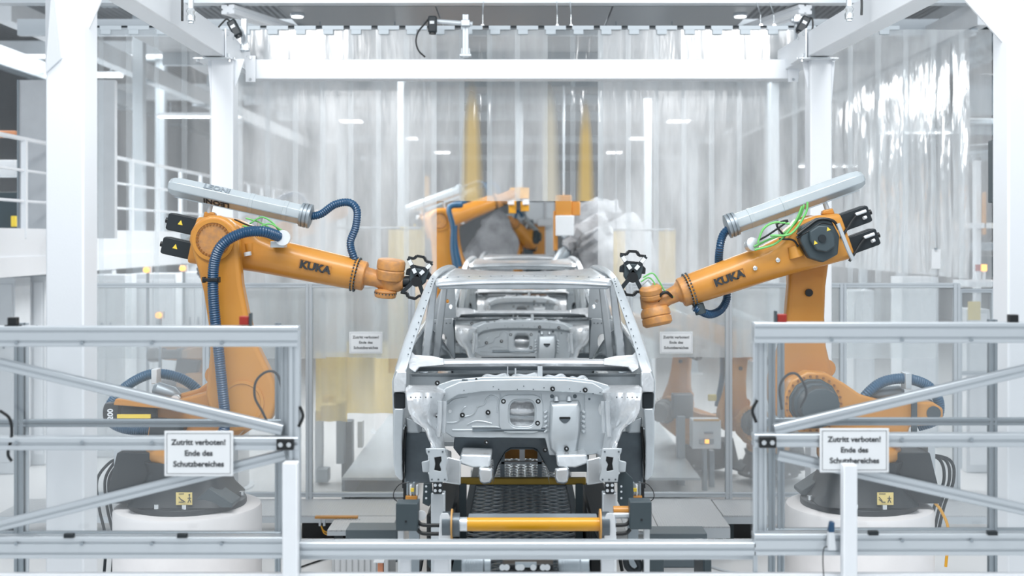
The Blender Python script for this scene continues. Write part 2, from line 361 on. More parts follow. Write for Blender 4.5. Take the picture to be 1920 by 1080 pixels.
# ------------------------------------------------------------------ strip curtain at the back of the cell
YC = 13.0
def zc_(py, d=YC): return P(0, py, d).z
rail_z = zc_(50)
stains = {885: ('dfc486', 372, 150, .125), 1030: ('dcd6c4', 372, 150, .12), 1098: ('dcbc70', 372, 185, .10)}
st_m = {}
for px, (col, yb, yt, hw) in stains.items():
    st_m[px] = film('vinyl_strip_with_stain', (.95, .975, .985), .17, gloss=.05, stain=(P(px, 0, YC).x, zc_(yb) - .45, zc_(yt), hw, col))
cur = thing('strip_curtain', 'clear vinyl strip curtain across the back of the cell, hung from a rail', 'curtain', (0, YC, 0))
pitch, sw = .296, .352
x = P(861, 0, YC).x - 14 * .296; ix = 0
MB().tube([(-4.7, YC, rail_z), (4.0, YC, rail_z)], .012, smooth=False).build('hanging_rail', M['blackm'], cur)
while x < 4.72:
    xc = x + sw / 2; pxc = VX + xc * FPX / YC
    short = 795 < pxc < 1150
    zb_ = zc_(377) if short else (zc_(671) + random.uniform(-.01, .01))
    if pxc < 210 or pxc > 1740: zb_ = zc_(540)
    yo = .012 * (ix % 2); ph = random.random() * 6; amp = .003; bow = random.uniform(.001, .004)
    m_ = M['curtain%d' % (0 if pxc < 400 else 2 if (pxc < 800 or 1150 < pxc < 1560) else 1)]
    for px in stains:
        if abs(pxc - px) <= 26: m_ = st_m[px]
    zt_ = rail_z - .03
    MB().sheet(lambda u, v: Vector((x + sw * u, YC + yo + bow * math.sin(math.pi * u) + amp * math.sin(v * 9 + ph) * (1 - v * .5) + 0.001 * math.sin(u * 9 + v * 4 + ph), zb_ + (zt_ - zb_) * v)), 6, 22).build('strip', m_, cur)
    if x < 4.0:
        MB().box((x + .02, YC - .02, rail_z - .035), (x + .25, YC - .012, rail_z + .008)).build('hanger_plate', M['bar'], cur, bevel=.002)
        hp = MB().box((x - .005 + .04, YC - .028, rail_z - .085), (x + .14, YC - .012, rail_z - .035))
        hp.build('clamp', M['bar'], cur, bevel=.002)
    x += pitch; ix += 1
# right-hand curtain running back
XR = 5.0
cr = thing('side_strip_curtain', 'creased clear curtain running back along the right side of the cell', 'curtain', (XR, 13.7, 0), local=True)
cr.location = (0, 0, 0)
zt = 3 + 2.27
x = 13.55; ix = 0
while x < 20.5:
    ph = random.random() * 6; yo = .03 * (ix % 2); fold = random.uniform(.02, .05)
    MB().sheet(lambda u, v: Vector((XR + yo + fold * math.sin(u * 7 + ph) * (1 - .6 * v) + .01 * math.sin(v * 14 + ph), x + .36 * u, 2.55 + (zt - 2.55) * v)), 8, 26).build('strip', M['curtain_n'], cr)
    x += .3; ix += 1
MB().box((XR - .05, 13.4, zt), (XR + .02, 21, zt + .04)).build('hanging_rail', M['alu_d'], cr)
MB().box((XR - .02, 13.3, zt + .06), (XR + .12, 30, zt + .34)).build('box', M['white2'], cr).name = 'girder'
# overhanging support rods of the rail
for px in (905, 1045, 1071, 1427, 1452):
    a = P(px, 48, YC); t = MB().cyl(a + Vector((0, .03, 0)), a + Vector((0, .03, .12)), .006, n=8).cyl(a + Vector((0, .0, 0)), a + Vector((0, .06, .0)), .02, n=10).cyl(a + Vector((0, .03, .12)), a + Vector((0, .3, .34)), .006, n=8).build('hanger_rod', M['chrome'], cur)
# yellow films behind
yf = thing('welding_curtain', 'yellow translucent film hanging behind the strip curtain left of the car', 'curtain', (0, 14.4, 0))
MB().cyl((P(592, 0, 14.4).x, 14.4, 3.12), (P(797, 0, 14.4).x, 14.4, 3.12), .015).build('top_rod', M['alu_d'], yf)
for a in (600, 740, 795): MB().cyl((P(a, 0, 14.4).x, 14.4, 3.1), (P(a, 0, 14.4).x, 14.4, 5.56), .006).build('hanging_wire', M['alu_d'], yf)
for a, b, y0, y1 in ((592, 652, 660, 790), (650, 745, 640, 775), (728, 797, 425, 700)):
    p, q = P(a, y1, 14.4), P(b, y0, 14.4); MB().sheet(lambda u, v: Vector((p.x + (q.x - p.x) * u, 14.4 + .03 * math.sin(u * 11), p.z + (q.z - p.z) * v)), 12, 2).build('film', M['yfilm'], yf)
yf = thing('welding_curtain', 'narrow yellow film hanging behind the strip curtain right of the car', 'curtain', (0, 14.4, 0))
MB().cyl((P(1150, 0, 14.4).x, 14.4, 3.1), (P(1266, 0, 14.4).x, 14.4, 3.1), .015).build('top_rod', M['alu_d'], yf)
for a in (1155, 1260): MB().cyl((P(a, 0, 14.4).x, 14.4, 3.1), (P(a, 0, 14.4).x, 14.4, 5.56), .006).build('hanging_wire', M['alu_d'], yf)
for a, b, y0, y1 in ((1235, 1266, 430, 600), (1150, 1172, 430, 700)):
    p, q = P(a, y1, 14.4), P(b, y0, 14.4); MB().sheet(lambda u, v: Vector((p.x + (q.x - p.x) * u, 14.4 + .03 * math.sin(u * 11), p.z + (q.z - p.z) * v)), 12, 2).build('film', M['yfilm'], yf)
# ------------------------------------------------------------------ rear partition fences
def rear_fence(label, posts, px0, px1, d, ytop, ybot, skip=()):
    t = thing('partition_fence', label, 'fence', (P((px0 + px1) / 2, 0, d).x, d, 0))
    zt_, zb_ = zc_(ytop, d), zc_(ybot, d); a, b = P(px0, 0, d).x, P(px1, 0, d).x
    MB().profile((a, d, zt_), (b, d, zt_), .05, .05).build('top_rail', M['alu'], t); MB().profile((a, d, zb_), (b, d, zb_), .05, .05).build('bottom_rail', M['alu'], t)
    xs = sorted(P(p, 0, d).x for p in posts)
    for x_ in xs: MB().profile((x_, d, .25), (x_, d, zt_ + .02), .07, .06, up=(0, 1, 0)).build('post', M['alu'], t)
    for u, v in zip(xs, xs[1:]): MB().box((u + .03, d - .004, zb_), (v - .03, d, zt_)).build('pane', M['pane'], t)
    return t
rear_fence('aluminium framed clear partition behind the left robot', (163, 387, 580, 772), 160, 775, 12.85, 535, 927)
rear_fence('aluminium framed clear partition behind the right robot', (1180, 1366, 1580, 1793), 1178, 1796, 12.85, 535, 927)
def sign(label, px0, py0, px1, py1, d, par=None):
    a, b = P(px0, py1, d), P(px1, py0, d); c = (a + b) / 2; w_, h_ = b.x - a.x, b.z - a.z
    t = thing('warning_sign', label, 'sign', c)
    MB().box((a.x, d, a.z), (b.x, d + .006, b.z)).build('board', M['signw'], t, bevel=.003)
    o = w_ * .035; e = w_ * .006
    fr = MB()
    for q in (((a.x + o, a.z + o), (b.x - o, a.z + o + e)), ((a.x + o, b.z - o - e), (b.x - o, b.z - o)), ((a.x + o, a.z + o), (a.x + o + e, b.z - o)), ((b.x - o - e, a.z + o), (b.x - o, b.z - o))):
        fr.box((q[0][0], d - .001, q[0][1]), (q[1][0], d, q[1][1]))
    fr.build('border_line', M['inkg'] if d > 10 else M['ink'], t)
    s_ = h_ * .172
    for i, ln in enumerate(('Zutritt verboten!', 'Ende des', 'Schutzbereiches')):
        tx = MB(); tx.text(ln, s_, (c.x, d - .001, c.z + h_ * .245 - h_ * .24 * i), (1, 0, 0), (0, 0, 1), .0006, .0011 if d < 10 else .0008, sx=1.0); tx.build('text_line', M['ink'], t)
    return t
sign('small white warning sign on the partition left of the car body', 655, 622, 717, 663, 12.8)
sign('small white warning sign on the partition right of the car body', 1237, 622, 1299, 663, 12.8)
# ------------------------------------------------------------------ front fence gates
DF = 6.2
def fp(px, py, d=DF): return P(px, py, d)
def front_gate(label, s, X0, X1, dy, xpost, diag, rails):
    """s=+1: left gate (post at right end)"""
    t = thing('fence_gate', label, 'fence', (fp((X0 + X1) / 2, 0).x, DF, 0))
    def rail(nm, y, hpx, d=DF, m=M['alu'], a=X0, b=X1, slots=(1, 1), w_=.08):
        MB().profile(P(a, y, d), P(b, y, d), w_, hpx / FPX * d, slots=slots).build(nm, m, t)
    ytop, ymid, ybk, ybot = rails
    rail('top_rail', ytop, 38, slots=(1, 2)); rail('middle_rail', ymid, 24); rail('bottom_rail', ybot, 40, slots=(1, 2))
    rail('rear_rail', ybk, 14, d=6.75, m=M['alu_d'], w_=.04); rail('rear_rail', ybot - 22, 12, d=6.75, m=M['alu_d'], w_=.04)
    zt_, zb_ = P(0, ytop - 18, DF).z, .12
    for i, (p0, p1, d, m) in enumerate(xpost):
        c = (p0 + p1) / 2; w_ = (p1 - p0) / FPX * d
        MB().profile((P(c, 0, d).x, d, zb_ if d > 6.4 or i == 0 else P(0, ybot, d).z), (P(c, 0, d).x, d, zt_ - .02), w_, w_, up=(0, 1, 0)).build('post', m, t)
    for (x0, y0), (x1, y1) in diag: MB().profile(P(x0, y0, DF + .02), P(x1, y1, DF + .02), .05, 20 / FPX * DF).build('diagonal_brace', M['alu'], t)
    a, b = P(X0, ybot, DF), P(X1, ytop, DF)
    MB().box((min(a.x, b.x), DF + .06, a.z), (max(a.x, b.x), DF + .064, b.z)).build('clear_pane', M['panec'], t)
    return t
gl = front_gate('left front safety fence gate with diagonal braces and clear pane', 1, -420, 561, 0,
    [(543, 563, DF, M['alu']), (527, 541, DF + .08, M['alu']), (516, 526, 6.75, M['alu_d']), (29, 46, 6.75, M['alu_d']), (48, 54, 6.75, M['alu']), (-300, -280, DF, M['alu'])],
    [((-400, 588), (530, 806)), ((-400, 1085), (536, 852))], (630, 830, 793, 1024))
gr = front_gate('right front safety fence gate with diagonal braces and clear pane', -1, 1412, 2300, 0,
    [(1412, 1420, DF, M['alu']), (1421, 1437, DF + .05, M['alu']), (1441, 1453, DF + .3, M['alu_d']), (1458, 1470, 6.75, M['alu_d']), (1853, 1868, 6.75, M['alu_d']), (2180, 2200, DF, M['alu'])],
    [((1452, 806), (2300, 604)), ((1458, 852), (2300, 1040))], (623, 824, 790, 1018))
for t, px, y in ((gl, 535, 833), (gr, 1439, 829)):
    c = P(px, y, DF - .05); hb = MB().cbox(c, (.086, .03, .056)).build('hinge_block', M['black'], t, bevel=.004)
    k = MB()
    for dx in (-.021, .021): k.cyl(c + Vector((dx, -.016, 0)), c + Vector((dx, -.02, 0)), .012, n=14)
    k.build('bolt', M['chrome'], hb)
    for x0 in ((200, 690) if t is gl else (1600, 1830)):
        pass
for t, xs in ((gl, (30, 153, 284, 415)), (gr, (1560, 1692, 1822))):
    for row, dd in ((54 if t is gl else 52, 0),):
        for x_ in xs:
            for yy in ((643, 830, 1020) if t is gl else (637, 824, 1014)):
                MB().cyl(P(x_, yy, DF - .04), P(x_, yy, DF - .052), .009, n=10).build('screw', M['alu_d'], t)
for t, xs, y in ((gl, (130, 342), 1004), (gr, (1637, 1860), 999)):
    for x_ in xs: MB().cbox(P(x_, y, DF - .04), (.05, .03, .022)).build('bracket', M['blackm'], t, bevel=.003)
# red beacon and black sensor on top rails
for t, px, py, s in ((gl, 459, 601, 1), (gr, 1465, 597, -1)):
    c = P(px, py, DF); w_ = thing('red_switch', 'red safety switch on the top rail of the %s fence gate' % ('left' if s > 0 else 'right'), 'switch', c)
    MB().cbox(c, (.05, .04, .045)).build('housing', M['red'], w_, bevel=.004); MB().cbox(c + Vector((s * .03, 0, .006)), (.008, .05, .065)).build('mounting_plate', M['darkg'], w_)
for px, py, s in ((25, 602, 'left'), (1899, 597, 'right')):
    c = P(px, py, DF); w_ = thing('fence_sensor', 'small black sensor block on the %s end of the fence top rail' % s, 'sensor', c)
    MB().cbox(c, (.045, .045, .04)).build('housing', M['black'], w_, bevel=.004); MB().cbox(c + Vector((0, 0, -.024)), (.07, .05, .01)).build('mounting_plate', M['blackm'], w_)
sign('large white warning sign on the left front fence gate', 308, 808, 437, 893, DF - .06)
sign('large white warning sign on the right front fence gate, above a white post', 1537, 803, 1667, 886, DF - .06)
# centre rail and lower bar, uprights
t = thing('low_barrier', 'aluminium barrier rail crossing in front of the conveyor', 'barrier', (0, DF, 0))
MB().profile(P(561, 1026, DF), P(1414, 1026, DF), .08, 24 / FPX * DF, slots=(1, 1)).build('upper_rail', M['alu'], t)
MB().profile(P(563, 1034, DF + .1), P(1414, 1034, DF + .1), .06, 26 / FPX * DF, slots=(1, 1)).build('upper_rail', M['alu'], t)
MB().box(P(-60, 1092, DF - .05), P(1990, 1072, DF)).build('lower_rail', M['white'], t, bevel=.004)
for px0, px1 in ((752, 771), (813, 843), (1128, 1150)):
    a, b = P(px0, 1078, DF + .12), P(px1, 1040, DF + .18); MB().box((a.x, a.y, 0), (b.x, b.y, b.z)).build('upright', M['white'], t, bevel=.004)
for lab, px0, px1, y0 in (('white square post at the end of the left fence gate', 529, 557, 868), ('white square post under the large right warning sign', 1582, 1608, 872)):
    d = DF - .14; a, b = P(px0, 0, d), P(px1, y0, d); q = thing('fence_post', lab, 'post', ((a.x + b.x) / 2, d, 0))
    MB().box((a.x, d, 0), (b.x, d + .07, b.z)).build('shaft', M['white'], q, bevel=.006); MB().box((a.x - .03, d - .03, 0), (b.x + .03, d + .1, .012)).build('foot_plate', M['white'], q)
# small interlock on right gate
t = thing('door_interlock', 'white interlock switch with blue top on the right gate bottom rail', 'switch', P(1560, 1000, DF - .05))
MB().prism([(-.02, -.07), (.022, -.07), (.012, .02), (-.014, .02)], lambda u, v, w_: P(1560, 1006, DF - .09) + Vector((u, w_, v)), 0, .04).build('body', M['white2'], t, bevel=.003)
MB().prism([(-.015, .02), (.013, .02), (.014, .07), (-.006, .07)], lambda u, v, w_: P(1560, 1006, DF - .09) + Vector((u, w_, v)), 0, .04).build('key_head', M['blue'], t, bevel=.003)
MB().tube([P(1553, 1025, DF - .07), P(1545, 1028, DF - .08), P(1543, 1050, DF - .08), P(1545, 1090, DF - .08)], .003).build('cable', M['black'], t)
# cables looped on gates
for s, pts, lab in ((0, [(505, 800), (492, 772), (478, 745), (480, 715), (500, 697), (520, 702), (530, 735)], 'thin black cable looped on the left gate above its hinge'), (1, [(1466, 768), (1462, 725), (1478, 702), (1497, 704), (1512, 735), (1500, 765)], 'thin black cable looped on the right gate beside its post')):
    tag(MB().tube([P(x_, y_, 6.6) for x_, y_ in pts], .007, n=8).build('cable_loop', M['blackm']), lab, 'cable')
for pts, lab in (([(0, 770), (18, 785), (22, 815), (15, 850), (22, 865)], 'black cable hanging at the left end of the left gate'), ([(562, 762), (568, 780), (560, 800)], 'short curved black handle on the outer post of the left gate'), ([(1420, 750), (1411, 770), (1418, 792)], 'short curved black handle on the outer post of the right gate')):
    tag(MB().tube([P(x_, y_, DF - .03) for x_, y_ in pts], .008, n=8).build('cable' if 'cable' in lab else 'gate_handle', M['black']), lab, 'cable' if 'cable' in lab else 'handle')
# ------------------------------------------------------------------ robots
def robot(name_label, loc, rz, A3, ang, rich=None, A2=(.48, .86), group=None, paint=None, scale=1):
    O = paint or M['orange']
    t = thing('industrial_robot', name_label, 'robot', loc, rz, local=True, group=group); t.scale = (scale,) * 3
    # base
    b = MB().lathe((0, 0, 0), (0, 0, 1), [(0, .46), (.045, .46), (.05, .40), (.06, .39)], 32)
    secs = []
    for z, w_, dpt in ((.05, .40, .40), (.14, .33, .34), (.30, .27, .30), (.38, .30, .30)):
        secs.append([Vector((x_, y_, z)) for x_, y_ in rrect(-w_, -dpt, w_, dpt, .13, 3)])
    b.loft(secs); base = b.build('base', M['blackm'], t, bevel=.006)
    MB().prism([(-.60, .05), (-.50, .45), (-.22, .45), (-.12, .05)], XZ, -.22, .22).build('connection_box', M['blackm'], base, bevel=.008)
    MB().prism([(.10, .06), (.26, .20), (.44, .08), (.44, .05), (.1, .05)], XZ, -.36, -.10).build('foot_rib', M['darkg'], base, bevel=.01)
    k = MB()
    for i in range(12): a = i * math.pi / 6 + .2; k.cyl((.42 * math.cos(a), .42 * math.sin(a), .05), (.42 * math.cos(a), .42 * math.sin(a), .085), .022, n=8)
    k.build('bolt', M['chrome'], base)
    # carousel
    c = MB().lathe((0, 0, .36), (0, 0, 1), [(0, .31), (.04, .33), (.10, .33), (.13, .30), (.2, .29)], 32)
    ax, az = A2
    cheek = [(.54, .62), (.64, .74), (.66, .88), (.60, 1.02), (.47, 1.09), (.32, 1.08), (.18, 1.0), (.05, .91), (-.13, .86), (-.52, .85), (-.60, .80), (-.60, .72), (-.52, .67), (-.34, .66), (-.30, .50), (.3, .46)]
    c.prism(cheek, XZ, .08, .24)
    c.prism([(-.30, .48), (.34, .48), (.5, .64), (.55, .86), (.42, .98), (.05, .88), (-.25, .8)], XZ, -.15, .08)
    col = c.build('rotating_column', O, t, bevel=.02, seg=3)
    MB().lathe((ax, .235, az), (0, 1, 0), [(0, .20), (.02, .20), (.025, .185), (.10, .18), (.12, .16), (.24, .15), (.25, .12)], 12).build('shoulder_motor', M['darkg'], col, bevel=.006)
    k = MB()
    for i in range(26): a = i * 2 * math.pi / 26; k.cyl((ax + .215 * math.cos(a), .24, az + .215 * math.sin(a)), (ax + .215 * math.cos(a), .252, az + .215 * math.sin(a)), .010, n=6)
    k.build('bolt_ring', M['bolt_o'], col)
    MB().cyl((-.52, .07, .765), (-.52, .25, .765), .055, n=20).build('pivot_pin', M['darkg'], col)
    MB().prism([(-.25, .52), (.0, .52), (.05, .7), (-.22, .72)], XZ, -.27, -.1).build('gear_cover', M['blackm'], col, bevel=.01)
    mo = MB().lathe((-.62, -.12, .75), (1, 0, .04), [(0, .075), (.02, .085), (.12, .085), (.14, .06), (.34, .055), (.36, .07), (.42, .07)], 20).build('counterbalance_motor', M['black'], col)
    # link arm: between A2 and A3, on the -y side
    a2, a3 = Vector((ax, 0, az)), Vector((A3[0], 0, A3[1])); L = (a3 - a2).length; u = (a3 - a2).normalized(); v = Vector((u.z, 0, -u.x))
    prof = []
    for s_, w_ in ((-.22, .10), (-.17, .2), (-.03, .265), (.12, .27), (.25, .235), (.42, .185), (.65, .158), (.9, .152), (1.08, .165)): prof.append((s_ * L / 1.28, w_))
    for a in (10, 30, 50, 70): prof.append((L + .195 * math.sin(R(a)), .195 * math.cos(R(a))))
    poly = [(s_, w_) for s_, w_ in prof] + [(L + .195, 0)] + [(s_, -w_) for s_, w_ in reversed(prof)]
    f3 = lambda p, q, w_: a2 + u * p + v * q + Vector((0, w_, 0))
    la = MB().prism(poly, f3, -.335, -.185).build('link_arm', O, t, bevel=.035, seg=4)
    MB().plate(circ(L, 0, .162, 40), [circ(L, 0, .135, 40)], f3, -.338, -.35).build('bearing_rim', O, la)
    MB().prism(circ(L, 0, .137, 36), f3, -.33, -.343).build('joint_cover', M['orange_w'], la)
    k = MB()
    for i in range(30):
        a = i * 2 * math.pi / 30; q = f3(L + .122 * math.cos(a), .122 * math.sin(a), -.343); k.cyl(q, q + Vector((0, -.010, 0)), .0085, n=6)
    k.build('bolt_ring', M['bolt_o'], la)
    MB().lathe(f3(.0, .0, -.335), (0, -1, 0), [(0, .17), (.012, .17), (.014, .15), (.006, .14)], 32).build('pivot_cover', O, la)
    MB().lathe(f3(.24, -.2, -.20), (0, -1, 0), [(0, .075), (.05, .075), (.055, .06), (.055, .03), (.04, .028)], 20).build('lug', O, la, bevel=.004)
    MB().prism([(q_[0] * .05 - .02, q_[1] * .03 - .14) for q_ in circ(0, 0, 1, 16)], f3, -.336, -.341).build('oval_recess', M['darkg'], la)
    k = MB().cyl(f3(.66 * L, -.01, -.186), f3(.66 * L, -.01, -.16), .031, n=20); k.build('cable_hole', M['black'], la)
    # forearm, in arm frame: x forward along arm, z up
    A = Matrix.Translation((A3[0], 0, A3[1])) @ Matrix.Rotation(R(ang), 4, 'Y')
    def sec(x_, top, bot, hw, e, n=28, y0=0):
        o = []; cz, hz = (top + bot) / 2, (top - bot) / 2
        for i in range(n):
            a = 2 * math.pi * i / n; ca, sa = math.cos(a), math.sin(a)
            o.append(Vector((x_, y0 + hw * math.copysign(abs(ca) ** (2 / e), ca), cz + hz * math.copysign(abs(sa) ** (2 / e), sa))))
        return o
    fa = MB().loft([sec(-.215, .135, -.23, .15, 7), sec(-.2, .145, -.235, .16, 7), sec(-.04, .185, -.222, .165, 6, y0=.0), sec(.10, .19, -.212, .165, 5), sec(.20, .165, -.202, .16, 4), sec(.30, .115, -.195, .15, 3), sec(.42, .098, -.19, .143, 2.4),
        sec(.75, .092, -.18, .137, 2.1), sec(1.05, .086, -.168, .128, 2), sec(1.085, .083, -.165, .125, 2)]).xf(A).build('forearm', O, t, bevel=.006)
    MB().loft([sec(1.078, .09, -.172, .131, 2), sec(1.10, .09, -.172, .131, 2)]).xf(A).build('flange_ring', O, fa, bevel=.003)
    MB().loft([sec(1.105, .082, -.160, .122, 2), sec(1.165, .08, -.158, .12, 2), sec(1.175, .065, -.148, .106, 2)]).xf(A).build('flange_ring', M['orange_w'], fa, bevel=.003)
    k = MB()
    for i in range(30):
        a = i * 2 * math.pi / 30
        for xx in (1.074, 1.10): p = Vector((xx, .134 * math.cos(a), -.041 + .134 * math.sin(a))); k.cyl(p, p + Vector((.012, 0, 0)), .0075, n=6)
    k.xf(A).build('bolt_ring', M['darkg'], fa)
    MB().prism([(-.20, .14), (-.2, .19), (-.12, .2), (-.1, .17)], XZ, -.02, .05).xf(A).build('lug', O, fa, bevel=.01)
    # three small motors at the rear end
    for zc0, nm in ((.055, 0), (-.14, 1)):
        x0, x1 = (-.215, -.46)
        m_ = MB().prism([(x1, zc0 - .062), (x1, zc0 + .058), (x1 + .02, zc0 + .07), (x0, zc0 + .07), (x0, zc0 - .07), (x1 + .02, zc0 - .07)], XZ, -.075, .075).xf(A).build('wrist_motor', M['blackm'], fa, bevel=.008)
        MB().cyl((x1, 0, zc0), (x1 - .03, 0, zc0), .022).xf(A).build('shaft_cap', M['black'], m_)
        MB().prism([(-.35, zc0 + .03), (-.33, zc0 - .008), (-.37, zc0 - .008)], XZ, -.0765, -.078).xf(A).build('warning_triangle', M['tri'], m_)
        pl = MB()
        for dz, dx in ((.028, 0), (-.02, -.05)): pl.cyl((-.43 - dx * .3, .085, zc0 + dz), (-.34 + dx, .095, zc0 + dz), .014, n=10)
        pl.xf(A).build('plug', M['white2'], m_)
        MB().tube([Vector((-.34, .095, zc0 + .02)), Vector((-.28, .13, zc0 - .01)), Vector((-.22, .16, zc0 - .05)), Vector((-.15, .17, zc0 - .1))], .012, n=8).xf(A).build('cable', M['black'], m_)
    # elbow motor on the +y side
    em = MB().prism([(-.12, -.02), (-.10, .13), (-.02, .17), (.14, .15), (.18, .05), (.16, -.10), (.07, -.17), (-.06, -.15)], XZ, .14, .27)
    em.prism([(-.07, 0), (-.05, .09), (.02, .12), (.10, .1), (.12, .03), (.1, -.06), (.03, -.1), (-.05, -.08)], XZ, .27, .33); em = em.xf(A).build('elbow_motor', M['darkg'], fa, bevel=.012)
    MB().cyl((.03, .33, .015), (.03, .345, .015), .03).xf(A).build('motor_cap', M['blackm'], em)
    for dx, dz in ((-.04, .055), (.09, -.01)): MB().prism([(dx, dz + .03), (dx + .016, dz), (dx - .016, dz)], XZ, .331, .333).xf(A).build('warning_triangle', M['tri'], em)
    # dress pack tube above the arm
    tb = MB(); oc = lambda x_, r, dz=0: [Vector((x_, r * math.cos(R(22.5 + 45 * i)) * 1.04, .335 + dz + r * math.sin(R(22.5 + 45 * i)))) for i in range(8)]
    tb.loft([oc(-.53, .03), oc(-.515, .058), oc(-.48, .076), oc(-.42, .083), oc(.0, .084), oc(.1, .084), oc(.56, .084), oc(.565, .08)]); dt = tb.xf(A).build('dress_pack_tube', M['silver'], fa, bevel=.012, seg=3)
    ln = MB()
    for s_ in (-1, 1): ln.box((-.44, s_ * .0835, .30), (.55, s_ * .0865, .307)); ln.box((-.44, s_ * .082, .252), (.55, s_ * .085, .259))
    ln.xf(A).build('seam', M['alu_d'], dt)
    for x0 in (.14, .42): MB().loft([oc(x0, .088), oc(x0 + .035, .088)]).xf(A).build('clamp_band', M['silver'], dt, bevel=.003)
    MB().lathe((.56, 0, .335), (1, 0, 0), [(0, .096), (.02, .098), (.022, .088), (.03, .088), (.032, .1), (.05, .1), (.052, .088), (.062, .088), (.064, .1), (.08, .098), (.09, .07)], 28).xf(A).build('end_collar', M['alu_d'], dt)
    MB().cyl((-.165, 0, .17), (-.165, 0, .27), .02).xf(A).build('support_post', M['alu'], dt)
    MB().cyl((.25, 0, .1), (.25, 0, .27), .018).xf(A).build('support_post', M['alu'], dt)
    if rich: rich(t, fa, dt, A, la)
    else:
        wr = MB().rings([(Vector((1.17, 0, -.04)), .085, (1, 0, 0)), (Vector((1.3, 0, -.04)), .075, (1, 0, 0)), (Vector((1.42, 0, -.04)), .09, (1, 0, 0)), (Vector((1.5, 0, -.04)), .06, (1, 0, 0))]).xf(A).build('wrist', M['orange_w'], t)
        MB().ribbed([A @ Vector(p) for p in ((.64, 0, .335), (.8, 0, .36), (.98, 0, .34), (1.06, 0, .2), (1.06, 0, .05))], .035).build('hose', M['bluef'], t)
        MB().ribbed([A @ Vector((.45, -.3, .12)), A @ Vector((.2, -.42, .15)), A3v(A3, .2, -.42, -.1), A3v(A3, .2, -.42, -.5), A3v(A3, .3, -.42, -1.0)], .045).build('hose', M['bluef'], t)
    return t
def A3v(A3, dx, y, dz): return Vector((A3[0] + dx, y, A3[1] + dz))
def gripper(parent, c, rot, sc, mirror=1):
    """black measuring head: waved bars top and bottom joined by crossing arms with white stripes, dark box in the middle"""
    Tm = Matrix.Translation(c) @ Matrix.Rotation(R(rot), 4, 'Y') @ Matrix.Diagonal((sc * mirror, sc * mirror, sc, 1))
    wave = [(-.115, .0), (-.065, -.002), (-.045, .028), (.02, .03), (.045, -.002), (.1, -.004)]
    gg = MB().prism([(-.075, .07), (.085, .07), (.075, -.04), (.04, -.085), (-.04, -.085), (-.07, -.04)], XZ, -.03, .09).xf(Tm).build('sensor_head', M['darkg'], parent, bevel=.01)
    for zo, sg in ((.145, 1), (-.165, -1)):
        g = MB()
        pts = [Vector((x_, 0, zo + sg * z_)) for x_, z_ in wave]
        for a, b in zip(pts, pts[1:]):
            d_ = (b - a).normalized(); nrm = Vector((-d_.z, 0, d_.x)) * .011
            g.loft([[a + nrm + Vector((0, y_, 0)), a - nrm + Vector((0, y_, 0)), b - nrm + Vector((0, y_, 0)), b + nrm + Vector((0, y_, 0))] for y_ in (-.05, .05)])
        g.xf(Tm).build('wave_bar', M['black'], gg, bevel=.002)
    for (x0, z0), (x1, z1), dk in (((-.11, .14), (.035, -.05), 0), ((.1, .14), (-.035, -.05), 0), ((-.03, -.06), (-.1, -.16), 1), ((.03, -.06), (.09, -.16), 1)):
        a, b = Vector((x0, -.045, z0)), Vector((x1, -.045, z1)); d_ = (b - a).normalized(); nr = Vector((-d_.z, 0, d_.x)) * .017
        MB().loft([[a + nr + Vector((0, y_, 0)), a - nr + Vector((0, y_, 0)), b - nr + Vector((0, y_, 0)), b + nr + Vector((0, y_, 0))] for y_ in (-.012, .012)]).xf(Tm).build('arm_plate', M['blackm'], gg, bevel=.002)
        if not dk:
            m2 = MB()
            for f0, f1 in ((.08, .28), (.42, .6)): m2.loft([[a.lerp(b, f_) + nr * s_ + Vector((0, y_, 0)) for f_, s_ in ((f0, .9), (f0, -.9), (f1, -.9), (f1, .9))] for y_ in (-.0135, -.0145)])
            m2.xf(Tm).build('white_marker', M['white2'], gg)
    MB().prism([(-.11, .04), (-.08, .06), (-.075, .09), (.08, .09), (.085, .06), (.11, .04), (.11, -.01), (-.11, -.01)], XZ, .0, .05).xf(Tm).build('housing_flange', M['blackm'], gg, bevel=.006)
    MB().cyl((0, -.06, -.045), (0, -.03, -.045), .045, n=18).xf(Tm).build('lens', M['black'], gg)
    return gg
def drum(par, c, ax, prof, m=None):
    ax = Vector(ax).normalized(); d = MB().lathe(c, ax, prof, 32).build('wrist_drum', m or M['orange_w'], par, bevel=.004)
    k = MB(); t0, r0 = prof[len(prof) // 2]; u_ = ax.orthogonal().normalized(); v_ = ax.cross(u_)
    for i in range(20):
        a = i * math.pi / 10; q = Vector(c) + ax * (t0 * .72) + (u_ * math.cos(a) + v_ * math.sin(a)) * (r0 - .001); k.cyl(q, q + (u_ * math.cos(a) + v_ * math.sin(a)) * .004, .006, n=6)
    k.build('bolt_ring', M['darkg'], d); MB().lathe(Vector(c) + ax * (t0 * .5), ax, [(0, r0 + .001), (.004, r0 + .001)], 32).build('dark_seam', M['bolt_o'], d); return d
DR = 9.8; SR = FPX / DR
def LL(px, py, y=0): return Vector(((px - 353) / SR, y, (945 - py) / SR))
def LR(px, py, y=0): return Vector(((1610 - px) / SR, -y, (945 - py) / SR))   # y measured away from the camera
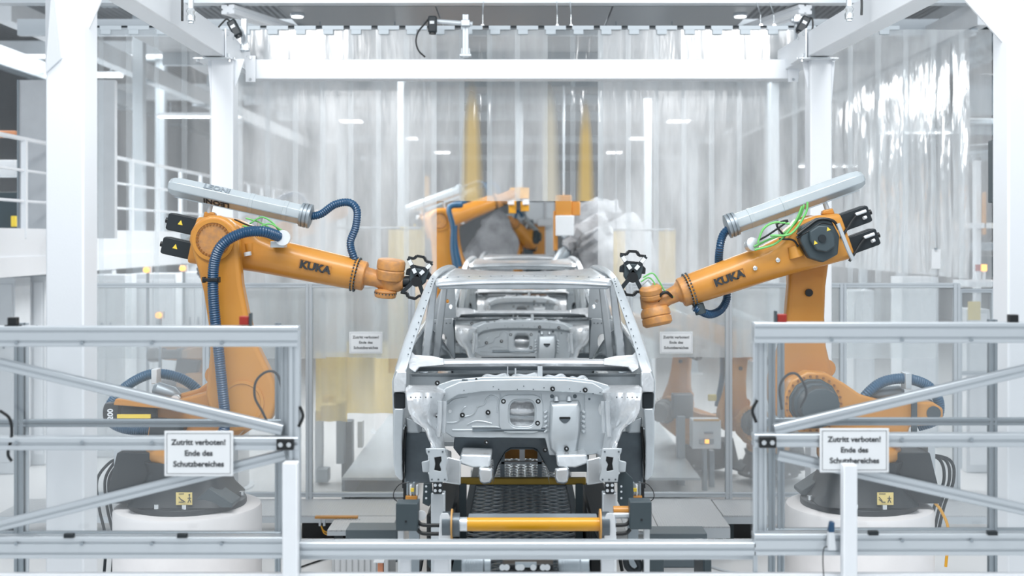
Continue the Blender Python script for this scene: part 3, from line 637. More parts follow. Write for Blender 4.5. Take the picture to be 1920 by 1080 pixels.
def kuka(fa, A, ys, s_=1):
    sgn = 1 if ys < 0 else -1
    tx = MB()
    # lettering on the side of the forearm, conforming by small steps
    tx.text('KUKA', .082, (.785, ys * .985, -.05), (sgn, 0, 0), (0, 0, 1), .006, .0035, sx=1.12)
    tx.xf(A).build('lettering', M['ink'], fa)
    f = MB(); x0, x1, z0, z1 = .655, .91, -.088, -.008
    for q in ((x0, z1, x1, z1 + .003), (x0, z0, x0 + .003, z1), (x1 - .003, z0, x1, z1)): f.box((q[0], ys * 1.0 - .003, q[1]), (q[2], ys * 1.0 + .003, q[3]))
    f.xf(A).build('name_border', M['orange_w'], fa)
def rich_left(t, fa, dt, A, la):
    kuka(fa, A, -.142)
    def leo(up):
        tx = MB(); n_ = Vector((0, -.79, .4)) if up else Vector((0, -.88, -.1))
        if up: tx.text('LEONI', .066, (-.13, -.0605, .3925), (1, 0, 0), (0, .707, .707), .001, .002, sx=1.15)
        else: tx.text('LEONI', .066, (-.11, -.0605, .2775), (-1, 0, 0), (0, .707, -.707), .001, .002, sx=1.15)
        tx.xf(A).build('lettering', M['inkg'] if up else M['ink'], dt)
    leo(1); leo(0)
    h = MB().ribbed([LL(569, 407, 0), LL(600, 402), LL(628, 384, -.02), LL(655, 380, -.03), LL(670, 394, -.03), LL(668, 425, -.03), LL(658, 455, -.03), LL(664, 482, -.03), LL(672, 505, .0)], .032).build('blue_hose', M['blue'], t)
    MB().ribbed([LL(540, 446, -.25), LL(515, 435, -.40), LL(480, 437, -.45), LL(447, 455, -.47), LL(430, 485, -.46), LL(426, 530, -.45), LL(428, 580, -.44), LL(434, 640, -.43), LL(440, 700, -.43), LL(446, 775, -.42), LL(440, 800, -.42)], .042).build('blue_hose', M['blue'], t)
    c = LL(423, 521, -.45); cb = MB().cbox(c, (.115, .1, .025)); cb.cbox(c + Vector((-.055, 0, 0)), (.02, .06, .045)); cb.cbox(c + Vector((.055, 0, 0)), (.02, .06, .045)); cb.build('hose_clamp', M['black'], la, bevel=.004)
    MB().lathe(LL(543, 446, -.30), (0, 1, 0), [(0, .06), (.02, .062), (.03, .045), (.12, .045)], 20).build('hose_flange', M['white2'], fa)
    MB().cbox(LL(532, 458, -.2), (.11, .12, .05)).build('hose_bracket', M['alu'], fa, bevel=.005)
    for i, pts in enumerate(([(470, 410), (492, 416), (515, 428), (535, 440)], [(478, 420), (500, 408), (520, 418), (534, 436)], [(466, 424), (490, 428), (515, 420), (538, 432)])):
        MB().tube([LL(x_, y_, -.17 - .02 * i) for x_, y_ in pts], .0065, n=7).build('green_cable', M['green'], fa)
    MB().tube([LL(450, 412, -.19), LL(480, 424, -.21), LL(510, 428, -.2), LL(540, 436, -.2)], .006, n=7).build('black_cable', M['black'], fa)
    s = MB().lathe(LL(475, 470, -.12), (.1, 0, -1), [(-.06, .05), (.03, .045), (.05, .03)], 14).build('casting_boss', M['orange'], fa)
    MB().lathe(LL(474, 472, -.2), (.2, 0, -1), [(0, .03), (.03, .03)], 12).build('white_cap', M['white2'], s)
    # wrist
    w_ = MB().rings([(LL(676, 516), .108, (1, 0, -.2)), (LL(688, 518), .075, (1, 0, -.2)), (LL(705, 522), .068, (1, 0, -.25)), (LL(722, 528), .072, (1, 0, -.25)), (LL(740, 531), .083, (1, 0, -.1)), (LL(756, 530), .06, (1, 0, 0))], 24).build('wrist', M['orange_w'], t, bevel=.003)
    drum(w_, LL(731, 524, -.02), (.12, -.12, 1), [(0, .105), (.03, .112), (.075, .114), (.078, .108), (.085, .108), (.088, .114), (.14, .114), (.16, .105), (.165, .08)])
    drum(w_, LL(724, 541, -.02), (-.1, .1, -1), [(0, .05), (.01, .07), (.015, .086), (.05, .088), (.07, .082), (.075, .05)])
    MB().rings([(LL(735, 520), .11, (.1, 0, -1)), (LL(733, 545), .07, (.1, 0, -1))], 20).build('wrist_body', M['orange_w'], w_, bevel=.006)
    MB().cyl(LL(752, 528), LL(768, 528), .045).build('tool_flange', M['blackm'], w_)
    gripper(t, LL(784, 518, -.02), 12, .92)
    # cable carrier, hose loop and gauge behind the base
    MB().ribbed([LL(440, 800, .2), LL(370, 765, .3), LL(345, 735, .32), LL(310, 714, .3), (LL(262, 709, .28)), LL(213, 735, .26), LL(187, 772, .22), LL(196, 798, .18), LL(235, 810, .12), LL(300, 812, .1), LL(345, 806, .1)], .042, depth=.08).build('blue_hose', M['bluef'], t)
    MB().cbox(LL(279, 710, .2), (.045, .13, .12)).build('hose_clamp', M['white2'], t, bevel=.006)
    MB().rings([(LL(285, 730, .05), .04, (1, 0, -.25)), (LL(292, 732, .05), .065, (1, 0, -.25)), (LL(322, 742, .05), .065, (1, 0, -.25)), (LL(334, 746, .05), .03, (1, 0, -.25))]).build('air_filter', M['alu_d'], t)
    gz = MB().cyl(LL(336, 746, -.12), LL(336, 746, -.08), .038, n=24).build('pressure_gauge', M['alu'], t); MB().cyl(LL(336, 746, -.122), LL(336, 746, -.12), .032, n=24).build('gauge_face', M['white'], gz)
    MB().prism([(-.52, .83), (-.50, .88), (.02, .84), (.02, .79)], XZ, -.26, -.12).build('column_bar', M['orange'], t, bevel=.01)
    MB().cbox(LL(272, 771, -.28), (.26, .02, .03)).build('yellow_label', M['tri'], t)
    tx = MB(); tx.text('200', .06, LL(224, 770, -.215), (0, 0, 1), (-1, 0, 0), .002, .002); tx.build('lettering', M['white'], t)
    st = MB().cbox(LL(371, 915, -.40), (.125, .006, .095)).build('sticker', M['signy'], t)
    k = MB(); q = LL(378, 914, -.405); k.cyl(q + Vector((.012, 0, .026)), q + Vector((.012, -.002, .026)), .007, n=8)
    for a, b in (((.012, .018), (.012, -.008)), ((.012, -.008), (.0, -.034)), ((.012, -.008), (.024, -.034)), ((-.002, 0), (.026, .0)), ((-.07, -.03), (-.03, -.03)), ((-.05, -.01), (-.02, -.03)), ((-.07, .01), (-.045, -.02)), ((-.07, .033), (-.03, .033))):
        k.tube([q + Vector((a[0], 0, a[1])), q + Vector((b[0], 0, b[1]))], .003, n=5, smooth=False)
    k.build('sticker_figure', M['ink'], st)
    for i, (x0, x1) in enumerate(((205, 190), (214, 205), (222, 212))):
        MB().tube([LL(225, 860, .0), LL(x0, 868, 0), LL(x1 - 8, 900, 0), LL(x1, 950, -.05), LL(x1 + 12, 1010, -.05), LL(x1 + 8, 1090, -.05)], .012, n=8).build('cable', M['blackm'], t)
    MB().cbox(LL(232, 860, 0), (.06, .3, .2)).build('connector_plate', M['alu'], t, bevel=.005)
def rich_right(t, fa, dt, A, la):
    kuka(fa, A, .142)
    for pts, r in (([(1371, 424, 0), (1356, 440, 0), (1349, 468, 0), (1352, 500, .1), (1366, 530, .2), (1371, 560, .2), (1358, 582, .15), (1335, 590, .05), (1315, 584, -.02), (1300, 575, -.04)], .033),):
        MB().ribbed([LR(*p) for p in pts], r).build('blue_hose', M['blue'], t)
    cb = MB().cyl(LR(1308, 570, -.02), LR(1314, 588, -.02), .045, n=12).build('hose_clamp', M['darkg'], t, bevel=.003)
    MB().lathe(LR(1400, 460, -.12), (-.3, .9, .2), [(0, .05), (.06, .055), (.07, .04)], 20).build('hose_flange', M['alu'], fa)
    for i, pts in enumerate(([(1497, 385), (1490, 405), (1475, 425), (1455, 440), (1430, 450), (1405, 462)], [(1492, 388), (1482, 412), (1462, 440), (1440, 458), (1405, 468)], [(1468, 420), (1440, 418), (1420, 430), (1410, 455)], [(1500, 380), (1496, 402), (1470, 438), (1432, 442)])):
        MB().tube([LR(x_, y_, -.2 - .02 * i) for x_, y_ in pts], .009, n=8).build('green_cable', M['green'], fa)
    for i, pts in enumerate(([(1480, 440), (1500, 425), (1520, 412), (1545, 415), (1556, 430)], [(1480, 446), (1505, 432), (1524, 420), (1546, 423)], [(1460, 445), (1445, 422), (1465, 415), (1430, 440), (1412, 450)], [(1450, 448), (1475, 450), (1485, 462)])):
        MB().tube([LR(x_, y_, -.28 + .02 * i) for x_, y_ in pts], .012 if i < 2 else .008, n=8).build('black_cable', M['black'], fa)
    MB().tube([LR(1553, 420, -.3), LR(1562, 445, -.31), LR(1572, 470, -.31), LR(1580, 485, -.3)], .017, n=8).build('metal_cable_rail', M['alu'], fa)
    for x_, y_ in ((1451, 487), (1409, 502)): MB().lathe(LR(x_, y_, -.145), (0, 1, 0), [(0, .018), (.012, .018), (.016, .01)], 12).build('port_cap', M['chrome'], fa)
    s = MB().lathe(LR(1482, 470, -.16), (.3, 0, 1), [(-.05, .06), (.04, .045)], 14).build('casting_boss', M['orange'], fa)
    w_ = MB().rings([(LR(1278, 546), .108, (1, 0, -.36)), (LR(1268, 550), .07, (1, 0, -.36)), (LR(1252, 558), .062, (1, 0, -.45)), (LR(1236, 568), .07, (1, 0, -.4)), (LR(1222, 572), .075, (1, 0, -.2)), (LR(1212, 572), .05, (1, 0, 0))], 24).build('wrist', M['orange_w'], t, bevel=.003)
    drum(w_, LR(1222, 562, -.03), (.18, .25, 1), [(0, .07), (.02, .088), (.05, .09), (.055, .085), (.06, .09), (.10, .092), (.12, .07)])
    drum(w_, LR(1226, 576, -.03), (-.2, .12, -1), [(0, .1), (.03, .118), (.07, .12), (.074, .112), (.08, .112), (.084, .12), (.13, .12), (.15, .1)])
    MB().rings([(LR(1219, 558, 0), .085, (.1, 0, -1)), (LR(1226, 582, 0), .1, (.1, 0, -1))], 20).build('wrist_body', M['orange_w'], w_, bevel=.006)
    MB().cyl(LR(1219, 545, -.02), LR(1207, 532, -.02), .05).build('tool_flange', M['alu'], w_)
    gripper(t, LR(1186, 510, 0), -4, .95, -1)
    MB().tube([LR(1262, 560, -.04), LR(1248, 547, -.1), LR(1236, 552, -.1), LR(1232, 566, -.05)], .012).build('sensor_bracket', M['black'], w_)
    MB().cbox(LR(1240, 552, .06), (.1, .03, .05)).build('sensor_bracket', M['black'], w_, bevel=.004)
    for p in ([(1200, 528), (1215, 520), (1226, 532), (1222, 545)], [(1204, 520), (1222, 512), (1235, 528), (1245, 545), (1262, 556)]): MB().tube([LR(x_, y_, -.06) for x_, y_ in p], .006, n=7).build('green_cable', M['green'], w_)
    MB().ribbed([LR(1560, 800, -.1), LR(1600, 765, -.1), LR(1615, 735, -.15), (LR(1645, 712, -.15)), LR(1687, 706, -.15), LR(1730, 720, -.12), LR(1752, 750, -.1), LR(1750, 785, -.05), LR(1720, 800, 0)], .042, depth=.08).build('blue_hose', M['bluef'], t)
    hc = MB().cbox(LR(1688, 709, -.15), (.05, .13, .13)).build('hose_clamp', M['alu'], t, bevel=.006)
    MB().box(LR(1697, 800, -.3), LR(1687, 725, -.28)).build('clamp_post', M['darkg'], t)
    MB().rings([(LR(1625, 740, -.05), .03, (1, 0, .1)), (LR(1640, 738, -.05), .06, (1, 0, .1)), (LR(1680, 735, -.05), .06, (1, 0, .1)), (LR(1690, 734, -.05), .03, (1, 0, .1))]).build('air_filter', M['alu_d'], t)
    st = MB().cbox(LR(1632, 915, -.40), (.125, .006, .095)).build('sticker', M['signy'], t)
    k = MB(); q = LR(1632, 914, -.405)
    for a, b in (((-.03, .018), (-.03, -.008)), ((-.03, -.008), (-.042, -.034)), ((-.03, -.008), (-.018, -.034)), ((-.044, 0), (-.016, 0)), ((.03, -.03), (.0, -.03)), ((.05, -.01), (.02, -.03)), ((.05, .01), (.025, -.02)), ((.05, .033), (.0, .033))):
        k.tube([q + Vector((a[0], 0, a[1])), q + Vector((b[0], 0, b[1]))], .003, n=5, smooth=False)
    k.build('sticker_figure', M['ink'], st)
    MB().tube([LR(1735, 930, -.2), LR(1750, 950, -.2), LR(1762, 985, -.2), LR(1757, 1050, -.2)], .012).build('yellow_cable', M['yellow'], t)
    for i, x0 in enumerate((1762, 1772, 1780)):
        MB().tube([LR(1725, 850, .0), LR(x0, 862, 0), LR(x0 + 8, 900, 0), LR(x0 - 10, 950, 0), LR(x0 - 25, 1020, .0)], .013, n=8).build('cable', M['blackm'], t)
    MB().cbox(LR(1735, 855, 0), (.06, .3, .2)).build('connector_plate', M['alu'], t, bevel=.005)
zped = CZ - (945 - VY) / SR
Lx, Rx = (353 - VX) / SR, (1610 - VX) / SR
rl = robot('orange industrial robot on the left with a silver tube and long curved blue hoses', (Lx, DR, zped), 0, ((420 - 353) / SR, (945 - 450) / SR), 12.5, rich_left, A2=((472 - 353) / SR, .86))
rr = robot('orange industrial robot on the right with green cables and a dark elbow motor', (Rx, DR, zped), math.pi, ((1610 - 1530) / SR, (945 - 448) / SR), 19.8, rich_right, A2=((1610 - 1512) / SR, .84))
def pedestal(lab, x, y, z, r=.58):
    t = thing('robot_pedestal', lab, 'pedestal', (x, y, 0))
    MB().lathe((x, y, 0), (0, 0, 1), [(0, r), (z - .03, r), (z - .008, r - .01), (z, r - .04)], 56).build('concrete_drum', M['concrete'], t)
    MB().lathe((x, y, 0), (0, 0, 1), [(0, r + .06), (.02, r + .06), (.03, r + .02)], 40).build('base_ring', M['white2'], t); return t
pedestal('white concrete drum under the left orange robot', Lx, DR, zped)
pedestal('white concrete drum under the right orange robot', Rx, DR, zped)
# ------------------------------------------------------------------ bare car body
D0 = 8.5
def car():
    t = thing('car_body', 'bare metal car body at the front of the line, between the two nearest robots', 'car', (0, 10.2, 1.35))
    cx = (982 - VX) / FPX * D0
    def q(px, py, d): return P(px, py, d)
    def S(s, px_off, py, d): return Vector((cx + s * px_off / FPX * d, d, CZ - (py - VY) / FPX * d))    # mirrored point, px offset from centre line
    F = lambda d: (lambda u, v, w_: Vector(((u - VX) / FPX * d, d + w_, CZ - (v - VY) / FPX * d)))     # plate drawn in the plane at distance d
    # firewall
    d = 8.42
    outer = [(820, 722), (850, 712), (905, 707), (982, 706), (1060, 707), (1110, 713), (1140, 722), (1150, 735), (1140, 812), (1128, 850), (1100, 854), (1030, 854), (1022, 822), (848, 820), (830, 808), (826, 775)]
    hole = rrect(956, 752, 1002, 799, 14)
    fw = MB().plate(outer, [hole], F(d), 0, .03).build('firewall', M['zincg'], t, bevel=.006)
    # raised reinforcement around the hole
    MB().plate(rrect(936, 740, 1018, 812, 18), [rrect(953, 748, 1005, 802, 16)], F(d), -.012, .002).build('hole_reinforcement', M['zincg'], fw, bevel=.004)
    MB().sheet(lambda u, v: F(d)(950 + 58 * u, 746 + 58 * v, .12 + .015 * math.sin(v * 9)), 3, 10).build('rear_panel', M['zincw'], fw)
    # arched flange across the top
    arch = [(818, 742), (835, 728), (862, 716), (905, 712), (982, 711), (1060, 712), (1112, 718), (1137, 733), (1145, 748), (1130, 742), (1108, 738), (1060, 735), (982, 733), (905, 734), (860, 740), (838, 752), (822, 765)]
    MB().plate(arch, [], F(d - .05), 0, .05).build('upper_flange', M['zincg'], fw, bevel=.006)
    # raised box with stepped edges
    bx = [(1034, 757), (1082, 755), (1086, 765), (1086, 806), (1080, 842), (1074, 850), (1044, 850), (1034, 838), (1031, 818)]
    bo = MB(); f = F(d)
    cen = Vector((1059, 803)); secs = []
    for k_, w_ in ((1.12, 0), (1.06, -.02), (1.0, -.055), (.9, -.065)): secs.append([f(cen.x + (x_ - cen.x) * k_, cen.y + (y_ - cen.y) * k_, w_) for x_, y_ in bx])
    bo.loft(secs).build('raised_box', M['zincg'], fw, bevel=.003)
    k = MB()
    for y_ in range(770, 812, 9):
        for x_ in (1026, 1091): k.cyl(f(x_, y_, -.004), f(x_ + (5 if x_ > 1060 else -5), y_ + 4, -.004), .012, n=8)
    for x_ in (1043, 1067): k.cyl(f(x_, 752, -.02), f(x_, 744, -.01), .018, n=10)
    k.build('stiffening_bead', M['zincg'], fw)
    MB().prism(rrect(1048, 779, 1069, 783, 1.8, 2), f, -.0665, -.07).build('slot', M['black'], fw)
    MB().prism([(1048 + 21 * i / 8, 783 + 8 * math.sin(math.pi * i / 8)) for i in range(9)], f, -.066, -.068).build('slot_recess', M['zincd'], fw)
    # bead lines
    k = MB()
    for pts in ([(842, 757), (850, 750), (862, 747), (876, 745)], [(866, 782), (885, 778), (893, 768), (896, 762), (908, 758), (912, 748), (920, 742), (930, 745), (934, 752), (932, 772)], [(832, 792), (850, 792), (860, 789), (864, 782)], [(876, 796), (890, 790), (905, 790), (922, 794)], [(866, 770), (870, 764), (874, 762)], [(830, 770), (832, 762), (842, 757)], [(1095, 740), (1095, 800)], [(848, 806), (900, 806), (930, 806)], [(885, 800), (935, 801), (948, 812), (1000, 812), (1012, 802), (1028, 800)], [(938, 738), (938, 770)], [(1014, 738), (1014, 770)]):
        MB().tube([f(x_, y_, -.001) for x_, y_ in pts], .0055, n=6, k=4).build('stiffening_bead', M['zincg'], fw)
    MB().tube([f(886, 806, -.003), f(940, 806, -.003), f(1022, 806, -.003)], .012, n=8).build('stiffening_bead', M['zincd'], fw)
    # plugs: dark rings with bright centre
    for x_, y_, dd in ((944, 752, d), (1009, 752, d), (915, 773, d), (867, 778, d), (1008, 793, d), (1036, 729, d - .06), (1097, 731, d - .06), (912, 829, d + .02), (1022, 843, d + .02), (1062, 841, d - .07), (820, 718, d - .1), (774, 778, 8.12), (819, 778, 8.2), (1157, 772, 8.2), (1167, 787, 8.12)):
        g = F(dd); c_ = g(x_, y_, -.004)
        kr, kc = MB(), MB(); kr.lathe(c_, (0, -1, 0), [(0, .017), (.01, .017), (.011, .009), (.004, .008)], 14); kc.cyl(c_ + Vector((0, -.002, 0)), c_ + Vector((.003, -.008, .002)), .0075, n=10); kr.build('grommet', M['black'], fw); kc.build('stud', M['zincw'], fw)
    kh = MB()
    for x_, y_ in ((925, 725), (935, 730), (982, 724), (1000, 730), (970, 730), (1020, 727), (1068, 729), (870, 732), (1088, 734), (1112, 738), (1125, 736)): kh.cyl(F(d - .05)(x_, y_, -.001), F(d - .05)(x_, y_, -.003), .004, n=8)
    for x_, y_ in ((1035, 743), (1078, 743), (1105, 748)): kh.cyl(f(x_, y_, -.001), f(x_, y_, -.004), .014 if x_ < 1100 else .008, n=12)
    kh.build('small_hole', M['zincd'], fw)
    MB().cyl(f(844, 771, -.001), f(844, 771, -.003), .012, n=12).build('hole', M['zincw'], fw)
    MB().plate(circ(1128, 767, 6, 14, 12), [], f, -.002, -.004).build('hole', M['zincw'], fw)
    # dark toe board and tunnel
    td = 8.6; g = F(td)
    tp = [(852, 820), (1026, 820), (1040, 850), (1104, 852), (1104, 885), (1030, 885), (1018, 862), (1008, 844), (1000, 840), (958, 840), (948, 846), (934, 870), (925, 900), (925, 862), (864, 858), (850, 840)]
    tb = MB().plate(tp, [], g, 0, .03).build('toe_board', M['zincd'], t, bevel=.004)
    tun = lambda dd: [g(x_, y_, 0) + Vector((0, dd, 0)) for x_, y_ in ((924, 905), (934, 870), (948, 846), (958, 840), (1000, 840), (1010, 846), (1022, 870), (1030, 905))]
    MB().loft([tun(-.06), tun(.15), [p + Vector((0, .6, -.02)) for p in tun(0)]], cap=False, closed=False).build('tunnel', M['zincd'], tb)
    # windscreen cowl: bright bar, dark channels
    cb = MB(); n_ = 24
    def cowl(x_, prof, bend=.10): u = (x_ - cx) / .8; return [Vector((x_, dd + bend * u * u, zz - .012 * u * u)) for dd, zz in prof]
    zq = lambda py, dd: P(0, py, dd).z
    prof = [(8.52, zq(688, 8.5)), (8.50, zq(681, 8.5)), (8.52, zq(676, 8.5)), (8.62, zq(673, 8.6)), (8.66, zq(680, 8.6)), (8.62, zq(690, 8.5))]
    cbar = MB().loft([cowl(cx - .785 + 1.57 * i / n_, prof, .06) for i in range(n_ + 1)]).build('cowl_bar', M['zincw'], t, bevel=.004)
    for s in (-1, 1):
        w1 = [S(s, 214, 655, 8.62), S(s, 204, 665, 8.58), S(s, 172, 667, 8.56), S(s, 150, 672, 8.55), S(s, 150, 684, 8.5), S(s, 196, 688, 8.46), S(s, 204, 698, 8.44), S(s, 216, 690, 8.46), S(s, 217, 672, 8.55)]
        MB().loft([w1, [p + Vector((0, .04, -.01)) for p in w1]]).build('corner_casting', M['zincw'], cbar, bevel=.006)
    prof2 = [(8.56, zq(686, 8.5)), (8.60, zq(692, 8.6)), (8.58, zq(697, 8.5)), (8.50, zq(699, 8.5)), (8.52, zq(702, 8.5)), (8.60, zq(706, 8.6)), (8.60, zq(722, 8.6))]
    for i_, (a_, b_, m_) in enumerate(((0, 3, 'zincg'), (3, 5, 'zincw'), (4, 7, 'zincg'))):
        MB().loft([cowl(cx - .79 + 1.58 * i / n_, prof2[a_:b_], .05) for i in range(n_ + 1)], cap=False, closed=False).build('cowl_channel', M[m_], t)
    MB().box(q(768, 735, 8.62), q(1200, 700, 8.64)).build('cowl_back', M['zincg'], t)
    # bumps of the inner shelf behind the firewall edge
    k = MB()
    for a_, b_, y_ in ((905, 955, 707), (960, 1012, 706), (1020, 1060, 708), (1065, 1100, 711)):
        k.tube([P(a_, y_ + 5, 8.5), P(a_ + 8, y_, 8.5), P((a_ + b_) / 2, y_ + 2, 8.48), P(b_ - 8, y_ - 2, 8.5), P(b_, y_ + 5, 8.5)], .022, n=8)
    k.build('shelf_bead', M['zinc'], t)
    for a_ in ((951, 687, 953, 716), (965, 690, 968, 716), (1008, 686, 1017, 718)): MB().box(P(a_[0], a_[3], 8.47), P(a_[2], a_[1], 8.5)).build('bracket', M['zinc'], t)
    MB().prism(rrect(891, 709, 895, 717, 1), F(8.41), -.005, 0).build('slot', M['black'], t); MB().prism(rrect(866, 711, 877, 714, 1), F(8.41), -.005, 0).build('slot', M['zincd'], t)
    for s in (-1, 1):
        nm = 'left' if s < 0 else 'right'
        # strut tower: crumpled bright casting tapering down to the rail
        rows = [(728, 222, 150, 8.18), (722, 216, 138, 8.35), (735, 222, 146, 8.02), (752, 219, 152, 7.96), (772, 217, 157, 7.96), (790, 205, 158, 8.0), (805, 186, 154, 8.05), (822, 180, 150, 8.08), (838, 172, 148, 8.05), (858, 160, 138, 8.1), (885, 150, 134, 8.15)]
        rows = sorted(rows, key=lambda r_: r_[0]); random.seed(11)
        wob = [[random.uniform(-.022, .022) for _ in range(9)] for _ in rows]
        def tw(u, v):
            i = min(int(v * (len(rows) - 1)), len(rows) - 2); fr = v * (len(rows) - 1) - i
            a_, b_ = rows[i], rows[i + 1]; y_ = a_[0] + (b_[0] - a_[0]) * fr; x0 = a_[1] + (b_[1] - a_[1]) * fr; x1 = a_[2] + (b_[2] - a_[2]) * fr; dd = a_[3] + (b_[3] - a_[3]) * fr
            k_ = min(int(u * 8), 7); fu = u * 8 - k_; wv = lambda r_: wob[r_][k_] * (1 - fu) + wob[r_][k_ + 1] * fu
            return S(s, x0 + (x1 - x0) * u, y_, dd + .28 * (u ** 2) + wv(i) * (1 - fr) + wv(i + 1) * fr)
        tower = MB().sheet(tw, 16, 24).build('strut_tower', M['zincw'], t)
        tm = tower.modifiers.new('thick', 'SOLIDIFY'); tm.thickness = .012
        kh = MB()
        for x_ in (212, 203, 194, 184, 174): kh.cyl(S(s, x_, 745, 7.99), S(s, x_, 745, 7.985), .005, n=8)
        kh.build('small_hole', M['zincd'], tower)
        k = MB(); k.tube([S(s, 157, 752, 8.1), S(s, 158, 790, 8.1), S(s, 160, 818, 8.1)], .018, n=8); k.tube([S(s, 148, 752, 8.22), S(s, 150, 812, 8.2)], .014, n=8); k.build('tower_flange', M['zinc'], tower)
        # front rail with end plate
        r0, r1 = S(s, 164, 865, 7.72), S(s, 150, 868, 8.6)
        rl_ = MB().loft([[c_ + Vector((a_, 0, b_)) for a_, b_ in ((-.055, -.085), (.055, -.085), (.055, .085), (-.055, .085))] for c_ in (r0, r1)]).build('front_rail', M['zinc'], t, bevel=.01)
        e = F(7.68); sx = lambda off: 982 + s * off
        ol = [(sx(184), 841), (sx(148), 841), (sx(147), 848), (sx(144), 862), (sx(146), 880), (sx(142), 900), (sx(146), 904), (sx(176), 904), (sx(178), 890), (sx(176), 862), (sx(183), 848)]
        hg = [(sx(168), 858), (sx(155), 856), (sx(154), 864), (sx(158), 871), (sx(155), 880), (sx(156), 884), (sx(168), 882), (sx(166), 870)]
        ep = MB().plate(ol, [hg], e, 0, .014).build('end_plate', M['zincg'], rl_, bevel=.003)
        MB().box(e(sx(170), 886, .03), e(sx(152), 854, .05)).build('rail_opening', M['black'], rl_)
        k = MB()
        for x_, y_ in ((178, 847), (152, 847), (172, 899), (148, 899), (160, 899)): k.cyl(e(sx(x_), y_, -.001), e(sx(x_), y_, -.004), .006, n=8)
        k.build('bolt_hole', M['zincd'], ep)
        MB().loft([[S(s, x_, y_, dd) for x_, y_ in ((192, 866), (176, 862), (176, 886), (190, 885))] for dd in (7.72, 7.9)]).build('side_lug', M['zincg'], rl_, bevel=.006)
        # inner cross member and foot
        a_ = [S(s, 60, 852, 8.25), S(s, 118, 850, 8.25), S(s, 122, 868, 8.25), S(s, 96, 876, 8.22), S(s, 62, 874, 8.22)]
        cm = MB().loft([[p + Vector((0, .25, 0)) for p in a_], a_, [p * .96 + (sum(a_, Vector()) / 5) * .04 + Vector((0, -.03, 0)) for p in a_]]).build('cross_member', M['zinc'], t, bevel=.012)
        ft = [(58, 878), (84, 876), (86, 886), (82, 904), (76, 908), (62, 906), (58, 896)]
        MB().loft([[S(s, x_, y_, 8.28) for x_, y_ in ft], [S(s, x_, y_, 8.16) for x_, y_ in ft], [S(s, 72 + (x_ - 72) * .8, 892 + (y_ - 892) * .8, 8.13) for x_, y_ in ft]]).build('mounting_foot', M['zinc'], cm, bevel=.008)
        MB().loft([[S(s, x_, y_, 8.15) for x_, y_ in ((118, 862), (148, 855), (150, 905), (118, 910))], [S(s, x_, y_, 8.5) for x_, y_ in ((118, 862), (148, 855), (150, 905), (118, 910))]]).build('rail_bracket', M['zinc'], t, bevel=.01)
        # wheelhouse dark panels
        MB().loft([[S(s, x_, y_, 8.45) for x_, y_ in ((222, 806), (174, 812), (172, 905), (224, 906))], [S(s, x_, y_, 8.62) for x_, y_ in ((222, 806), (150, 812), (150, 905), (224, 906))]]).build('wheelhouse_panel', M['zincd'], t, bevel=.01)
        MB().loft([[S(s, x_, y_, 8.40) for x_, y_ in ((222, 782), (202, 790), (196, 812), (220, 812))], [S(s, x_, y_, 8.5) for x_, y_ in ((222, 782), (190, 786), (190, 812), (220, 812))]]).build('wheelhouse_panel', M['zincg'], t, bevel=.01)
        MB().tube([S(s, 221, 800, 8.36), S(s, 224, 840, 8.36), S(s, 226, 880, 8.36), S(s, 226, 915, 8.36)], .008).build('seal_edge', M['black'], t)
        # hinge pillar / outer sill front: white block, dark block, light strip with rounded foot
        def stack(nm_, rows_, m_, dd0, dd1):
            return MB().loft([[S(s, a0, y_, dd0), S(s, a1, y_, dd0), S(s, a1, y_, dd1), S(s, a0, y_, dd1)] for y_, a0, a1 in rows_]).build(nm_, m_, t, bevel=.01)
        stack('hinge_pillar', [(696, 238, 220), (712, 244, 220), (735, 244, 221)], M['zincw'], 8.32, 8.6)
        stack('hinge_bracket', [(736, 244, 222), (766, 243, 222)], M['blackm'], 8.36, 8.6)
        stack('hinge_pillar_foot', [(766, 243, 224), (780, 245, 225), (830, 245, 228), (870, 244, 228), (890, 241, 227), (900, 232, 226)], M['zincg'], 8.3, 8.6)
        # A pillar, roof rail, quarter panel: outer skin ribbon and inner ribbon
        path_o = [(8.42, 243, 700), (8.50, 241, 688), (8.75, 226, 640), (9.0, 207, 592), (9.3, 189, 548), (9.6, 175, 522), (10.1, 160, 508), (11.0, 146, 502), (12.0, 134, 500), (12.5, 128, 504)]
        path_i = [(8.42, 222, 704), (8.48, 214, 676), (8.7, 202, 635), (8.95, 186, 590), (9.17, 169, 538), (9.35, 164, 521), (9.9, 150, 508), (10.9, 138, 500), (12.0, 128, 498), (12.5, 124, 503)]
        secs = []
        for (d1, o1, y1), (d2, o2, y2) in zip(path_o, path_i):
            a_, b_ = S(s, o1, y1, d1), S(s, o2, y2, d2); m_ = (a_ + b_) / 2
            secs.append([a_ + Vector((0, .02, -.03)), a_, a_.lerp(b_, .3) + Vector((s * .012, -.02, .022)), m_ + Vector((s * .006, -.03, .018)), b_ + Vector((0, -.005, .004)), b_ + Vector((s * .012, .05, -.03)), m_ + Vector((s * .0, .06, -.05))])
        side = MB().loft(secs).build('roof_side_rail', M['zincg'], t, bevel=.006)
        side.modifiers.new('sub', 'SUBSURF').render_levels = 1
        k = MB()
        for i in range(14):
            f_ = i / 13; j = .3 + f_ * 3.6; a0 = int(j); fr = j - a0
            p1 = S(s, *path_i[a0 + 1][1:], path_i[a0 + 1][0]).lerp(S(s, *path_i[min(a0 + 2, 9)][1:], path_i[min(a0 + 2, 9)][0]), fr); k.cyl(p1 + Vector((s * .02, -.03, .0)), p1 + Vector((s * .02, -.036, .0)), .005, n=7)
        k.build('small_hole', M['zincd'], side)
